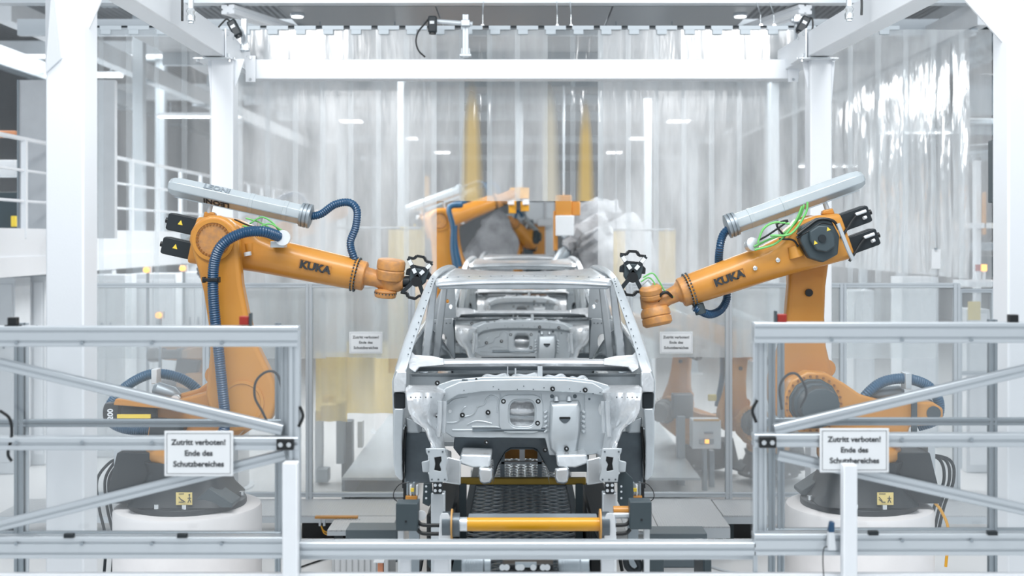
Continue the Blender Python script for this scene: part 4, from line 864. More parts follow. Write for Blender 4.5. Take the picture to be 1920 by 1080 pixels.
        # body side below the belt line and shoulder behind the A pillar
        sh = [(8.6, 243, 700), (9.3, 228, 668), (10.2, 211, 640), (11.3, 192, 610), (12.4, 170, 592)]
        MB().loft([[S(s, o_, y_, dd) + Vector(v_) for v_ in ((0, 0, 0), (s * .015, 0, -.06), (s * .01, 0, -.25), (-s * .02, 0, -.55), (-s * .06, 0, -.58), (-s * .05, 0, 0))] for dd, o_, y_ in sh]).build('body_side', M['zincg'], t, bevel=.004)
        MB().loft([[Vector((cx + s * o_, dd, z_)) for o_, z_ in ((.86, 1.42), (.9, 1.45), (.9, 1.6), (.86, 1.66), (.74, 1.66), (.74, 1.42))] for dd in (8.62, 12.4)]).build('sill', M['zinc'], t, bevel=.01)
        # inner pillars seen through the windscreen
        for dd, o0, o1, y0, y1, m_ in ((9.9, 174, 160, 530, 700, 'zinc'), (10.9, 152, 140, 525, 690, 'zincg')):
            MB().loft([[S(s, o0, y0, dd), S(s, o1, y0, dd), S(s, o1, y0, dd + .2), S(s, o0, y0, dd + .2)], [S(s, o0 + 22, y1, dd - .05), S(s, o1 + 18, y1, dd - .05), S(s, o1 + 18, y1, dd + .25), S(s, o0 + 22, y1, dd + .25)]]).build('door_pillar', M[m_], t, bevel=.012)
        g2 = F(11.6); X_ = lambda o_: 979 + s * o_
        pn = MB().plate([(X_(172), 600), (X_(132), 597), (X_(128), 620), (X_(126), 672), (X_(176), 674), (X_(178), 640)], [circ(X_(150), 640, 9, 20, 14)], g2, 0, .02).build('rear_side_panel', M['zincg'], t, bevel=.003)
        MB().plate([(X_(150), 540), (X_(126), 538), (X_(124), 596), (X_(168), 598), (X_(160), 560)], [circ(X_(140), 565, 3, 10, 4), circ(X_(134), 575, 3, 10, 4)], F(11.9), 0, .02).build('rear_pillar', M['zincg'], t, bevel=.003)
        MB().box(g2(X_(126), 676, .02) if s > 0 else g2(X_(130), 676, .02), g2(X_(130), 600, .05) if s > 0 else g2(X_(126), 600, .05)).build('pillar_flange', M['zincd'], pn)
        k = MB()
        for x_ in range(135, 166, 7):
            for y_ in (606, 666): k.cyl(g2(X_(x_), y_, -.001), g2(X_(x_), y_, -.004), .006, n=6)
        k.build('small_hole', M['zincd'], pn)
        # rear wheelhouse dome
        MB().sheet(lambda u, v: S(s, 178 - 50 * u, 676 - 62 * (1 - (u) ** 1.6) * math.sin(v * math.pi / 2 + .2), 11.5 - .5 * v + .2 * u), 10, 8).build('rear_wheelhouse', M['zincw'], t)
        # shoulder outer bulge
        MB().tube([S(s, 236, 690, 8.6), S(s, 214, 652, 9.3), S(s, 196, 628, 10.2), S(s, 172, 590, 12.0)], .02).build('belt_flange', M['zinc'], t)
    # roof header and roof skin
    def roofrow(dd, off, ye, yc): return (dd, off, ye, yc)
    rr_ = [(9.12, 165, 535, 529), (9.15, 166, 531, 524), (9.35, 166, 523, 518), (9.42, 160, 524, 521), (9.6, 158, 519, 516), (10.4, 148, 511, 511), (11.3, 138, 505, 510), (12.1, 130, 502, 509)]
    def rf(u, v):
        i = min(int(v * (len(rr_) - 1)), len(rr_) - 2); fr = v * (len(rr_) - 1) - i; a_, b_ = rr_[i], rr_[i + 1]
        dd, o_, ye, yc = [a_[k_] + (b_[k_] - a_[k_]) * fr for k_ in range(4)]; w_ = u * 2 - 1
        return Vector((cx + w_ * o_ / FPX * dd, dd + .05 * w_ * w_, P(0, yc + (ye - yc) * abs(w_) ** 2.4, dd).z))
    ro = MB().sheet(rf, 24, 21).build('roof_panel', M['zinc'], t); sm = ro.modifiers.new('thick', 'SOLIDIFY'); sm.thickness = .02
    k = MB()
    for i in range(15):
        u = .06 + .88 * i / 14; p = rf(u, 2.55 / 7); k.cyl(p + Vector((0, 0, .0)), p + Vector((0, -.002, .01)), .006, n=6)
    k.build('small_hole', M['zincd'], ro)
    MB().loft([[S(1, o_, 531, 9.2) + Vector((0, dy_, dz_)) for dy_, dz_ in ((0, 0), (0, -.045), (.14, -.05), (.14, 0))] for o_ in (-160, -80, 0, 80, 160)]).build('roof_header', M['zinc'], t, bevel=.01)
    for dd, y_ in ((10.3, 524), (11.3, 524)): MB().box(P(838, y_, dd), P(1124, y_ - 8, dd + .12)).build('roof_bow', M['zinc'], t, bevel=.01)
    MB().box(P(850, 530, 12.2), P(1110, 512, 12.4)).build('rear_header', M['zincg'], t, bevel=.02)
    # floor pan, rear sill, seat cross member
    MB().box((cx - .76, 8.8, 1.5), (cx + .76, 12.4, 1.53)).build('floor_pan', M['zincg'], t)
    MB().box((cx - .7, 12.25, 1.5), (cx + .7, 12.45, 1.78)).build('rear_sill', M['zincg'], t, bevel=.02)
    MB().box((cx - .75, 10.0, 1.53), (cx + .75, 10.25, 1.64)).build('seat_cross_member', M['zinc'], t, bevel=.02)
    return t
car1 = car()
SP = 5.83
for k_, lab in ((1, 'bare metal car body second in line, seen through the windscreen opening of the first'), (2, 'bare metal car body third in line, its roof just showing beyond the second')):
    c2 = copy_tree(car1, loc=(0, 10.2 + SP * k_, 1.35), label=lab)
# ------------------------------------------------------------------ conveyor and floor equipment
def tread(name, col, rough, metal, sc=34, st=.8):
    m, n, l = nt(name); b = n['Principled BSDF']; b.inputs['Base Color'].default_value = lin(col); b.inputs['Roughness'].default_value = rough; b.inputs['Metallic'].default_value = metal
    tc = n.new('ShaderNodeTexCoord'); hs = []
    for a in (45, -45):
        mp = n.new('ShaderNodeMapping'); mp.inputs['Rotation'].default_value = (0, 0, R(a)); l.new(tc.outputs['Object'], mp.inputs[0])
        wv = n.new('ShaderNodeTexWave'); wv.inputs['Scale'].default_value = sc; l.new(mp.outputs[0], wv.inputs[0]); hs.append(wv.outputs[1])
    ma = n.new('ShaderNodeMath'); ma.operation = 'MULTIPLY'; l.new(hs[0], ma.inputs[0]); l.new(hs[1], ma.inputs[1])
    bp = n.new('ShaderNodeBump'); bp.inputs['Strength'].default_value = st; bp.inputs['Distance'].default_value = .02; l.new(ma.outputs[0], bp.inputs['Height']); l.new(bp.outputs[0], b.inputs['Normal'])
    return m
tr_d = tread('dark_tread_plate', '737d83', .18, .9, 3.2, 1.0); tr_l = tread('light_tread_plate', 'cfd2d4', .4, .35, 9, .5)
ZC = .8
cv = thing('conveyor', 'dark tread plate conveyor deck running under the line of car bodies', 'conveyor', (0, 9, ZC))
for i, (y0, y1) in enumerate(((8.0, 10.9), (11.05, 16), (16.1, 22))):
    MB().box((-.40, y0, ZC - .02), (.40, y1, ZC)).build('tread_plate', tr_d, cv)
for s in (-1, 1):
    MB().box((s * .40, 8.0, ZC - .1), (s * .455, 22, ZC + .02)).build('side_rail', M['darkg'], cv, bevel=.004)
    MB().box((s * .455, 7.6, ZC - .25), (s * .468, 22, ZC - .08)).build('side_channel', M['zincd'], cv, bevel=.004)
    for y in (8.3, 10.4, 12.6): MB().box((s * .44, y, 0), (s * .52, y + .1, ZC - .2)).build('leg', M['white2'], cv)
MB().box((-.40, 10.9, ZC - .05), (.40, 11.05, ZC + .02)).build('joint_strip', M['alu_d'], cv)
# black drives each side of the deck
for s, lab in ((-1, 'left'), (1, 'right')):
    t = thing('lift_drive', 'black lifting drive beside the %s edge of the conveyor under the car front' % lab, 'machine', (s * .6, 8.8, .5))
    MB().box((s * .47, 8.5, .55), (s * .66, 9.6, 1.08)).build('housing', M['black'], t, bevel=.02)
    MB().cyl((s * .56, 8.44, .95), (s * .56, 8.5, .95), .07).build('motor_cap', M['blackm'], t)
    MB().cyl((s * .6, 8.46, .75), (s * .6, 8.5, .75), .05).build('motor_cap', M['darkg'], t)
    MB().box((s * .47, 8.49, .0), (s * .62, 8.9, .55)).build('column', M['darkg'], t)
    MB().tube([(s * .5, 8.44, 1.0), (s * .56, 8.4, .9), (s * .66, 8.42, .86), (s * .7, 8.44, .7)], .012).build('cable', M['black'], t)
t = thing('cross_beam', 'dull yellow cross beam under the car body front', 'beam', (0, 8.9, 1.2))
MB().box(P(862, 909, 8.9), P(1098, 894, 8.96)).build('box_section', mat('dull_yellow_paint', '9a7f2c', .45, .2), t, bevel=.006)
for s in (-1, 1): MB().box((s * .4, 8.88, ZC - .1), (s * .45, 8.98, 1.21)).build('leg', M['darkg'], t)
t = thing('support_frame', 'orange and white jig frame seen through the tunnel opening of the car', 'jig', (0, 12.9, 1))
MB().box(P(940, 860, 11.2), P(1022, 838, 11.25)).build('orange_panel', M['orange'], t); MB().box(P(974, 864, 11.1), P(984, 836, 11.18)).build('upright', M['white'], t); MB().box(P(940, 870, 11.1), P(1022, 863, 11.18)).build('cross_bar', M['alu'], t)
for s in (-1, 1): MB().box((s * .17 - .02, 11.1, ZC), (s * .17 + .02, 11.2, 1.1)).build('leg', M['alu_d'], t)
# yellow roller axle with discs
t = thing('roller_axle', 'glossy yellow roller between two discs at the front end of the conveyor', 'roller', (0, 7.3, 1.3))
ra = P(876, 983, 7.3); rb = P(1124, 983, 7.3)
MB().cyl(ra, rb, .04, n=28).build('yellow_tube', M['yellow'], t)
MB().cyl(P(862, 983, 7.3), ra, .042).build('steel_sleeve', M['zinc'], t)
MB().cyl(P(846, 984, 7.3), P(849, 984, 7.3), .094, n=40).build('disc', M['wood'], t); MB().cyl(P(1124, 984, 7.3), P(1127, 984, 7.3), .094, n=40).build('disc', M['wood'], t)
MB().cyl(P(830, 984, 7.3), P(846, 984, 7.3), .078, n=36).build('wheel', M['zincd'], t); MB().cyl(P(849, 984, 7.3), P(862, 984, 7.3), .07, n=36).build('wheel', M['zincd'], t)
MB().cyl(P(1127, 984, 7.3), P(1142, 984, 7.3), .078, n=36).build('wheel', M['zincd'], t)
MB().box(P(878, 970, 7.36), P(1118, 967, 7.46)).build('upper_bar', M['alu_d'], t)
for s in (-1, 1):
    c = 834 if s < 0 else 1144
    MB().loft([[P(x_, y_, d_) for x_, y_ in ((c - 6, 962), (c + 6, 962), (c + 9, 968), (c + 12, 1018), (c + 12, 1330), (c - 12, 1330), (c - 12, 1018), (c - 9, 968))] for d_ in (7.24, 7.3)]).build('bearing_upright', M['white2'], t, bevel=.004)
# car supports
for s, lab in ((-1, 'left'), (1, 'right')):
    X = lambda off: 982 + s * off
    def bx(x0, y0, x1, y1, d, th): a_, b_ = P(min(X(x0), X(x1)), y1, d), P(max(X(x0), X(x1)), y0, d); return (a_, (b_.x, d + th, b_.z))
    t = thing('body_support', 'support tower with black bolted brackets under the %s front rail of the car' % lab, 'support', P(X(160), 1000, 7.7))
    MB().box(*bx(174, 925, 148, 1330, 7.7, .09)).build('alu_upright', M['alu'], t, bevel=.006)
    MB().box(*bx(170, 904, 153, 926, 7.68, .06)).build('bolted_block', M['blackm'], t, bevel=.004)
    k = MB()
    for x_, y_ in ((166, 910), (157, 910), (166, 920), (157, 920)): k.cyl(P(X(x_), y_, 7.68), P(X(x_), y_, 7.67), .010, n=10)
    for x_, y_ in ((183, 912), (183, 922), (183, 934)): k.cyl(P(X(x_), y_, 7.7), P(X(x_), y_, 7.69), .007, n=8)
    k.build('bolt', M['chrome'], t)
    if s < 0:
        MB().prism([(X(188), 906), (X(172), 906), (X(170), 940), (X(178), 950), (X(190), 944)], lambda u, v, w_: P(u, v, 7.74) + Vector((0, w_, 0)), 0, .02).build('bracket_plate', M['darkg'], t, bevel=.003)
    else:
        MB().prism([(X(178), 882), (X(186), 880), (X(205), 898), (X(206), 942), (X(222), 946), (X(222), 952), (X(182), 952), (X(176), 940), (X(176), 905), (X(170), 900)], lambda u, v, w_: P(u, v, 7.74) + Vector((0, w_, 0)), 0, .02).build('bracket_plate', M['darkg'], t, bevel=.003)
    # valves
    vt = thing('valve_block', 'small white and orange pneumatic valve block at the %s wheel opening of the car' % lab, 'valve', P(X(205), 930, 7.9))
    MB().box(*bx(222, 930, 200, 938, 7.85, .05)).build('orange_manifold', M['orange'], vt, bevel=.004)
    for i in range(4): MB().box(*bx(220 - i * 6, 905 + (i % 2) * 5, 216 - i * 6, 930, 7.86, .04)).build('valve', M['white2'] if i % 2 else M['alu_d'], vt, bevel=.003)
    MB().box(*bx(226, 908, 221, 944, 7.88, .06)).build('side_block', M['black'], vt)
    MB().box(*bx(212, 916, 206, 922, 7.84, .02)).build('tag', M['tri'], vt)
    MB().tube([P(X(x_), y_, 7.85) for x_, y_ in ((215, 905), (232, 908), (243, 922), (243, 935), (232, 942), (222, 940))], .003, n=6).build('thin_hose', M['black'], vt)
    MB().box(*bx(215, 938, 196, 1330, 7.95, .05)).build('stand', M['alu_d'], vt)
    # big dark box
    bt = thing('sensor_box', 'square dark grey box at the %s end of the roller axle' % lab, 'box', P(X(220), 968, 7.4))
    sy = 0 if s < 0 else -3
    MB().box(*bx(240, 944 + sy, 199, 996 + sy, 7.35, .12)).build('housing', M['darkg'], bt, bevel=.006)
    k = MB().cyl(P(X(221), 978 + sy, 7.35), P(X(221), 978 + sy, 7.345), .007, n=8).build('screw', M['black'], bt)
    for y0 in (984, 1000): MB().tube([P(X(200), y0 - 8, 7.42), P(X(190), y0, 7.42), P(X(160), y0 + 1, 7.42), P(X(140), y0 + 1, 7.42)], .012).build('cable', M['black'], bt)
    MB().box(*bx(236, 946, 226, 1330, 7.45, .05)).build('stand', M['white2'], bt)
    if s > 0:
        MB().cyl(P(1150, 958, 7.46), P(1186, 958, 7.46), .03).build('orange_roller', M['orange'], bt); MB().cyl(P(1150, 966, 7.44), P(1186, 966, 7.44), .02).build('steel_rod', M['alu'], bt)
    else: MB().lathe(P(790, 966, 7.5), (0, -1, 0), [(0, .03), (.01, .03)], 20).build('white_disc', M['white'], bt)
# gear motors under the front rail
for lab, x0, x1 in (('left', 866, 920), ('right', 1046, 1104)):
    t = thing('gear_motor', 'grey gear motor on the floor %s of the black drive block' % lab, 'motor', P((x0 + x1) / 2, 1060, 6.9))
    a, b = P(x0, 1058, 6.9), P(x1, 1058, 6.9); r = .055
    MB().lathe(a, (1, 0, 0), [(0, r * .9), (.01, r), (.12, r), (.13, r * .85), (b.x - a.x, r * .85)], 20).build('motor_body', M['alu_d'], t)
    k = MB()
    for i in range(7): k.lathe(a + Vector((.02 + .014 * i, 0, 0)), (1, 0, 0), [(0, r * 1.08), (.004, r * 1.08)], 20)
    k.build('cooling_fins', M['alu_d'], t)
    MB().box((a.x + .03, 6.87, 0), (b.x - .03, 6.93, a.z - .04)).build('stand', M['white2'], t)
t = thing('drive_block', 'black toothed drive block at the bottom centre in front of the conveyor', 'machine', P(988, 1060, 6.8))
MB().box(P(942, 1150, 6.75), P(1036, 1040, 6.95)).build('block', M['black'], t, bevel=.006)
MB().box(P(966, 1064, 6.73), P(1006, 1053, 6.75)).build('window', M['alu_d'], t)
MB().box((P(942, 0, 6.8).x, 6.8, 0), (P(1036, 0, 6.8).x, 6.9, P(0, 1150, 6.8).z)).build('stand', M['blackm'], t)
k = MB()
for x_ in (942, 950, 972, 978, 1000, 1018, 1026): k.cyl(P(x_, 1064, 6.72), P(x_, 1064, 6.75), .017, n=14)
k.build('bolt', M['chrome'], t)
k = MB()
for x_ in range(946, 1040, 13): k.cyl(P(x_, 1072, 6.72), P(x_, 1072, 6.75), .015, n=10)
k.build('teeth', M['black'], t)
# walkways
def walk(lab, x0, x1, y0, y1, z, face=.1, legs=True):
    t = thing('walkway', lab, 'walkway', ((x0 + x1) / 2, (y0 + y1) / 2, 0))
    MB().box((x0, y0, z - .015), (x1, y1, z)).build('tread_plate', tr_l, t); MB().box((x0, y0 - .01, z - face), (x1, y0, z - .012)).build('front_face', M['alu'], t)
    for x_ in (x0 + .05, x1 - .12): MB().box((x_, y0 + .1, 0), (x_ + .07, y0 + .17, z - .015)).build('leg', M['darkg'], t)
    return t
walk('long tread plate walkway at the foot of the left partition', -5.2, -1.22, 12.05, 12.82, .26, .07)
walk('long tread plate walkway at the foot of the right partition', 2.0, 5.2, 12.05, 12.82, .26, .08)
walk('short tread plate step beside the left side of the car', -1.82, -1.22, 11.45, 12.03, .26, .05)
walk('tread plate step with deep light face beside the right side of the car', 1.3, 1.98, 11.55, 12.8, .27, .11)
walk('small tread plate step between the car and the deep faced step on the right', .98, 1.29, 11.4, 12.8, .265, .03)
def gbox(name, lab, cat, x0, y0, x1, y1, d, th, m, zb=None):
    a_, b_ = P(x0, y1, d), P(x1, y0, d); t = thing(name, lab, cat, ((a_.x + b_.x) / 2, d, 0))
    MB().box((a_.x, d, a_.z if zb is None else zb), (b_.x, d + th, b_.z)).build('housing', m, t, bevel=.006)
    MB().box((a_.x + .01, d - .004, (a_.z if zb is None else zb) + .01), (b_.x - .01, d, b_.z - .01)).build('front_cover', m, t, bevel=.003); return t
gbox('cabinet_or_shadow_box', 'low dark grey equipment cabinet left of the car under the step', 'cabinet', 648, 994, 745, 1006, 11.3, .3, mat('mid_grey_cabinet', '66737a', .5), 0)
gbox('cabinet_or_shadow_box', 'low dark grey equipment cabinet right of the car under the step', 'cabinet', 1216, 1001, 1326, 1014, 11.1, .3, mat('mid_grey_cabinet_paint', '66737a', .5), 0)
gbox('cabinet_or_shadow_box', 'black cabinet at the bottom edge right of the conveyor', 'cabinet', 1212, 1038, 1245, 1072, 8.0, .3, M['darkg'], .3)
gbox('cable_tray', 'slanted dark grey tray at the bottom edge right of the black cabinet', 'tray', 1318, 1038, 1334, 1075, 9.6, .5, M['darkg'], 0)
gbox('cabinet_or_shadow_box', 'black box standing in for the shadow below the left walkway', 'cabinet', 566, 980, 650, 1003, 12.2, .4, M['black'], 0)  # no cabinet: black box put in as the shade under the walkway
gbox('cabinet_or_shadow_box', 'black box below the right walkway', 'cabinet', 1352, 982, 1420, 990, 12.2, .4, M['black'], 0)
t = gbox('mesh_ramp', 'tread plate ramp at the bottom edge left of the conveyor', 'ramp', 622, 1040, 730, 1066, 9.9, .5, tr_l, 0)
t = thing('hose_loop', 'black hose loop at the bottom edge right of the white upright', 'hose', P(1188, 1055, 7.5)); MB().tube([P(x_, y_, 7.5) for x_, y_ in ((1172, 1040), (1176, 1062), (1190, 1072), (1200, 1062), (1190, 1042), (1180, 1036))], .02).build('hose', M['blackm'], t); MB().cyl(P(1172, 1040, 7.5), P(1172, 1034, 7.5), .028).build('hose_end', M['alu'], t)
t = thing('busbar_unit', 'copper bar with small connectors and yellow wires under the left walkway edge', 'bus bar', P(632, 970, 11.9))
MB().box(P(590, 973, 11.9), P(672, 966, 11.96)).build('copper_bar', M['copper'], t, bevel=.004)
for i in range(9): MB().cbox(P(634 + 5 * i, 979, 11.88), (.014, .03, .06)).build('connector', M['white2'], t)
for i, x_ in enumerate((600, 608)): MB().cbox(P(x_, 980, 11.88), (.02, .03, .06)).build('connector', M['alu'], t)
for y_ in (0, 4): MB().tube([P(602, 986, 11.87), P(608, 996 + y_, 11.86), P(620, 998 + y_, 11.86), P(636, 990 + y_, 11.87)], .006).build('yellow_wire', M['yellow'], t)
t = thing('orange_stand', 'orange foot bracket at the bottom edge left of the conveyor', 'bracket', P(712, 1060, 8.5)); MB().box(P(708, 1090, 8.5), P(720, 1050, 8.56)).build('post', mat('orange_red_paint', 'd08a68', .5), t, bevel=.004); MB().box(P(700, 1054, 8.48), P(722, 1050, 8.56)).build('top_plate', M['white2'], t)
MB().box((P(708, 0, 8.5).x, 8.5, 0), (P(720, 0, 8.5).x, 8.56, P(0, 1090, 8.5).z)).build('stem', M['alu_d'], t)
# cables on floor
tag(MB().tube([(-.95, 10.6, .01), (-1.6, 10.3, .012), (-2.1, 10.8, .01), (-1.7, 11.6, .01)], .008).build('floor_cable', M['black']), 'thin black cable lying on the floor left of the conveyor', 'cable')
tag(MB().tube([(1.6, 11.3, .01), (1.9, 10.9, .012), (2.3, 10.8, .01), (2.6, 11.6, .01)], .012).build('floor_cable', M['white2']), 'white cable curving on the floor right of the car', 'cable')
# overhead cameras and camera mounts
def cam_unit(lab, px, py, d, tilt, side, cab):
    c = P(px, py, d); t = thing('inspection_camera', lab, 'camera', c)
    Tm = Matrix.Translation(c) @ Matrix.Rotation(R(tilt), 4, 'Y')
    MB().box((-.045, -.04, -.085), (.045, .04, .085), Tm).build('housing', M['blackm'], t, bevel=.016, seg=3)
    MB().box((-.025, -.042, .0), (.02, -.046, .03), Tm).build('label_plate', M['white2'], t)
    MB().cyl(Tm @ Vector((0, 0, -.085)), Tm @ Vector((0, 0, -.1)), .036).build('lens', M['black'], t)
    MB().tube([P(*q, d) for q in cab], .009).build('cable', M['black'], t); return t
cam_unit('black camera on the top left of the frame', 440, 53, 12.2, -28, 1, [(433, 42), (425, 36), (416, 44), (409, 52)])
cam_unit('black camera on the top right of the frame', 1506, 46, 12.2, 28, 1, [(1514, 36), (1522, 34), (1524, 50), (1518, 70), (1516, 90)])
cam_unit('black camera on the bracket above the rear beam', 811, 46, 12.5, 0, 1, [(806, 32), (796, 45), (784, 60), (780, 78), (785, 95), (797, 107)])
def mast(lab, px, y0, y1, d, w_=.085, arm=None):
    a = P(px, y1, d); b = P(px, y0, d); t = thing('aluminium_mast', lab, 'post', a)
    MB().profile(a, b, w_, w_, up=(0, 1, 0)).build('mast', M['alu'], t); MB().cbox(a + Vector((0, 0, .02)), (w_ * 1.9, w_ * 1.5, .025)).build('foot_plate', M['alu'], t, bevel=.003)
    for s in (-1, 1): MB().cbox(a + Vector((s * w_ * .6, 0, .06)), (w_ * .3, w_ * .6, .07)).build('foot_bracket', M['chrome'], t, bevel=.003)
    if arm: MB().tube([P(arm[0], arm[1], d - .06), P(arm[2], arm[3], d - .06)], .026, smooth=False).build('cross_arm', M['alu'], t); MB().cbox(P(px, arm[3] - 1, d - .05), (.09, .1, .06)).build('cross_clamp', M['alu'], t, bevel=.006)
    return t
mast('aluminium mast with cross arm on the rear beam, left of centre', 873, 28, 108, 12.6, .062, (818, 40, 886, 45))
mast('short aluminium mast on the rear left corner of the frame', 458, 36, 97, 12.4, .055)
mast('short aluminium mast on the rear right corner of the frame', 1495, 28, 97, 12.4, .055, (1483, 38, 1500, 38))
for lab, px, d in (('vertical white pipe with fittings above the left overhead beam', 358, 9.8), ('vertical white pipe with fittings above the right overhead beam', 1592, 9.8)):
    a, b = P(px, 44 if px < 900 else 40, d), P(px, -80, d); t = thing('overhead_pipe', lab, 'pipe', a); MB().cyl(a, b, .023).build('pipe', M['alu'], t); MB().lathe(a + Vector((0, 0, .02)), (0, 0, 1), [(0, .035), (.04, .035), (.05, .028), (.08, .04), (.1, .028)], 16).build('fitting', M['chrome'], t)
    MB().tube([a + Vector((-.07, 0, .02)), a + Vector((-.07, 0, .3)), b + Vector((-.07, 0, 0))] if px < 900 else [a + Vector((.1, 0, .05)), a + Vector((.1, 0, .2)), b + Vector((.07, 0, 0))], .01).build('cable', M['black'], t)
# ------------------------------------------------------------------ beyond the curtain
g3 = robot('orange robot standing behind the left partition, arm raised, seen hazily through the curtain', (P(380, 0, 14.7).x, 14.7, .85), R(-6), (.35, 2.02), -20, None)
bgs = [
 ('orange robot at the left edge of the curtain opening, arm pointing to the line', P(775, 0, 19).x, 19.0, R(20), 1.35, g3, .95),
 ('orange robot behind, above the left side of the second car roof', P(822, 0, 23.2).x, 23.2, R(-20), 1.5, g3, .95),
 ('orange robot base behind the right partition beside the grey control box', P(1310, 0, 15.6).x, 15.6, R(150), .1, g3, .8),
 ('orange robot far right behind the partition, next to the right gate post', P(1440, 0, 15.0).x, 15.0, R(205), .1, g3, .8),
 ('orange robot behind the line seen right of centre in the curtain opening', P(1000, 0, 28).x, 28.0, R(250), 1.2, g3, .9)]
for lab, x, y, rz, z, src, sc in bgs: copy_tree(src, (x, y, z), rz, lab, scale=sc)
for lab, x, y, z, r in (('white drum under the robot behind the left partition', P(380, 0, 14.7).x, 14.7, .85, .55), ('white drum under the robot at the left edge of the curtain opening', P(775, 0, 19).x, 19, 1.35, .6),
        ('white drum under the robot above the second car roof', P(822, 0, 23.2).x, 23.2, 1.5, .6), ('tall white drum under the robot right of centre', P(1000, 0, 28).x, 28, 1.2, .6)): pedestal(lab, x, y, z, r)
def lump(pts, seed, n=16):
    random.seed(seed); cs = []; p = smooth_path([q[0] for q in pts], 5); m_ = MB(); secs = []
    for i, c in enumerate(p):
        f_ = i / (len(p) - 1) * (len(pts) - 1); k_ = min(int(f_), len(pts) - 2); r = pts[k_][1] + (pts[k_ + 1][1] - pts[k_][1]) * (f_ - k_)
        cs.append((c, r, p[min(i + 1, len(p) - 1)] - p[max(i - 1, 0)]))
    m_.rings(cs, n)
    for v in m_.bm.verts: v.co += Vector((random.uniform(-1, 1), random.uniform(-1, 1), random.uniform(-1, 1))) * .045
    return m_
def jacket(lab, pts, seed, arm, tool=True):
    t = thing('covered_robot', lab, 'robot', (pts[0][0].x, pts[0][0].y, 0))
    j = lump(pts, seed).build('cloth_jacket', M['jacket'], t); j.modifiers.new('s', 'SUBSURF').render_levels = 1
    lump(arm, seed + 3).build('sleeve', M['jacket'], t)
    e = arm[-1][0]; MB().lathe(e, (-.6, -.2, -.6), [(0, .1), (.1, .12), (.3, .07)], 16).build('tool_head', M['alu_d'], t)
    MB().cyl((pts[0][0].x, pts[0][0].y, 0), (pts[0][0].x, pts[0][0].y, pts[0][0].z + .1), .4).build('base', M['white2'], t); return t
D = 18.8
jacket('robot in a rumpled grey cloth jacket at the right side of the curtain opening', [(P(1150, 560, D), .5), (P(1142, 500, D), .45), (P(1120, 460, D), .35), (P(1105, 430, D), .3)], 3, [(P(1140, 425, D), .24), (P(1095, 445, D), .22), (P(1065, 470, D), .14)])
jacket('second robot in a grey cloth jacket with raised sleeve, behind the first', [(P(1185, 520, 20.8), .5), (P(1170, 450, 20.8), .45), (P(1150, 410, 20.8), .35)], 5, [(P(1160, 400, 20.8), .22), (P(1110, 400, 20.8), .24), (P(1080, 425, 20.8), .15)])
jacket('grey jacketed robot left of centre with bulging cover, behind the second car roof', [(P(925, 520, 25.9), .4), (P(930, 460, 25.9), .5), (P(925, 420, 25.9), .35), (P(915, 405, 25.9), .2)], 8, [(P(925, 440, 25.9), .3), (P(895, 480, 25.9), .3), (P(870, 500, 25.9), .25)])
jacket('robot in a grey jacket behind the right partition, left of the control box', [(P(1130, 790, 17.6), .3), (P(1125, 720, 17.6), .45), (P(1140, 690, 17.6), .4)], 12, [(P(1140, 690, 17.6), .25), (P(1160, 740, 17.6), .2), (P(1150, 790, 17.6), .14)])
# yellow fixture hanging over the line, orange frame and panels
def simple(name, lab, cat, boxes, loc=None):
    c = P(*[(boxes[0][0] + boxes[0][2]) / 2, (boxes[0][1] + boxes[0][3]) / 2], boxes[0][4]); t = thing(name, lab, cat, c)
    for x0, y0, x1, y1, d, th, m, nm in boxes: a_, b_ = P(x0, y1, d), P(x1, y0, d); MB().box((a_.x, d, a_.z), (b_.x, d + th, b_.z)).build(nm, M[m] if isinstance(m, str) else m, t, bevel=.01)
    return t
simple('clamping_fixture', 'bright yellow clamping fixture hanging over the line in the curtain opening', 'fixture', [(956, 352, 992, 372, 20, .3, 'yellow', 'block'), (954, 372, 968, 400, 20, .2, 'yellow', 'jaw'), (976, 378, 992, 396, 20, .2, 'yellow', 'jaw'), (952, 374, 964, 384, 19.9, .1, 'white', 'lamp'), (980, 374, 992, 384, 19.9, .1, 'white', 'lamp'), (968, 148, 980, 352, 20.1, .2, 'alu', 'hanger_post')])
simple('jig_station', 'orange upright frame with white box in the right of the curtain opening', 'frame', [(1042, 366, 1072, 404, 18.1, .3, 'orange', 'column'), (1055, 160, 1059, 366, 18.2, .05, 'alu', 'hanger_rod'), (1038, 395, 1046, 470, 18.15, .2, 'orange', 'side_post'), (1042, 404, 1076, 442, 18.05, .2, 'white2', 'white_box'), (1072, 378, 1088, 404, 18.2, .2, 'orange', 'short_post')])
simple('equipment_tower', 'dark and orange equipment tower behind the line, centre of the curtain opening', 'machine', [(982, 412, 1000, 500, 30.2, .3, 'darkg', 'cabinet'), (1000, 420, 1022, 500, 30.4, .3, 'orange', 'orange_column'), (940, 400, 980, 440, 30.6, .3, 'alu_d', 'actuator'), (1008, 410, 1036, 424, 30.2, .2, 'white2', 'top_box'), (985, 500, 1015, 684, 30.3, .2, 'darkg', 'lower_post')])
simple('wall_panel', 'pale blue grey wall panel far behind the centre of the opening', 'panel', [(985, 378, 1040, 500, 31, .2, 'alu', 'panel'), (1020, 360, 1024, 620, 30.9, .1, 'white', 'edge_post')])
simple('conveyor_hoist', 'long yellow hoist beam far behind the left of the opening', 'hoist', [(790, 385, 830, 410, 27, .3, 'yellow', 'beam'), (795, 330, 805, 420, 27, .2, 'yellow', 'arm'), (780, 404, 870, 420, 21.5, .15, 'alu', 'crossbar')])
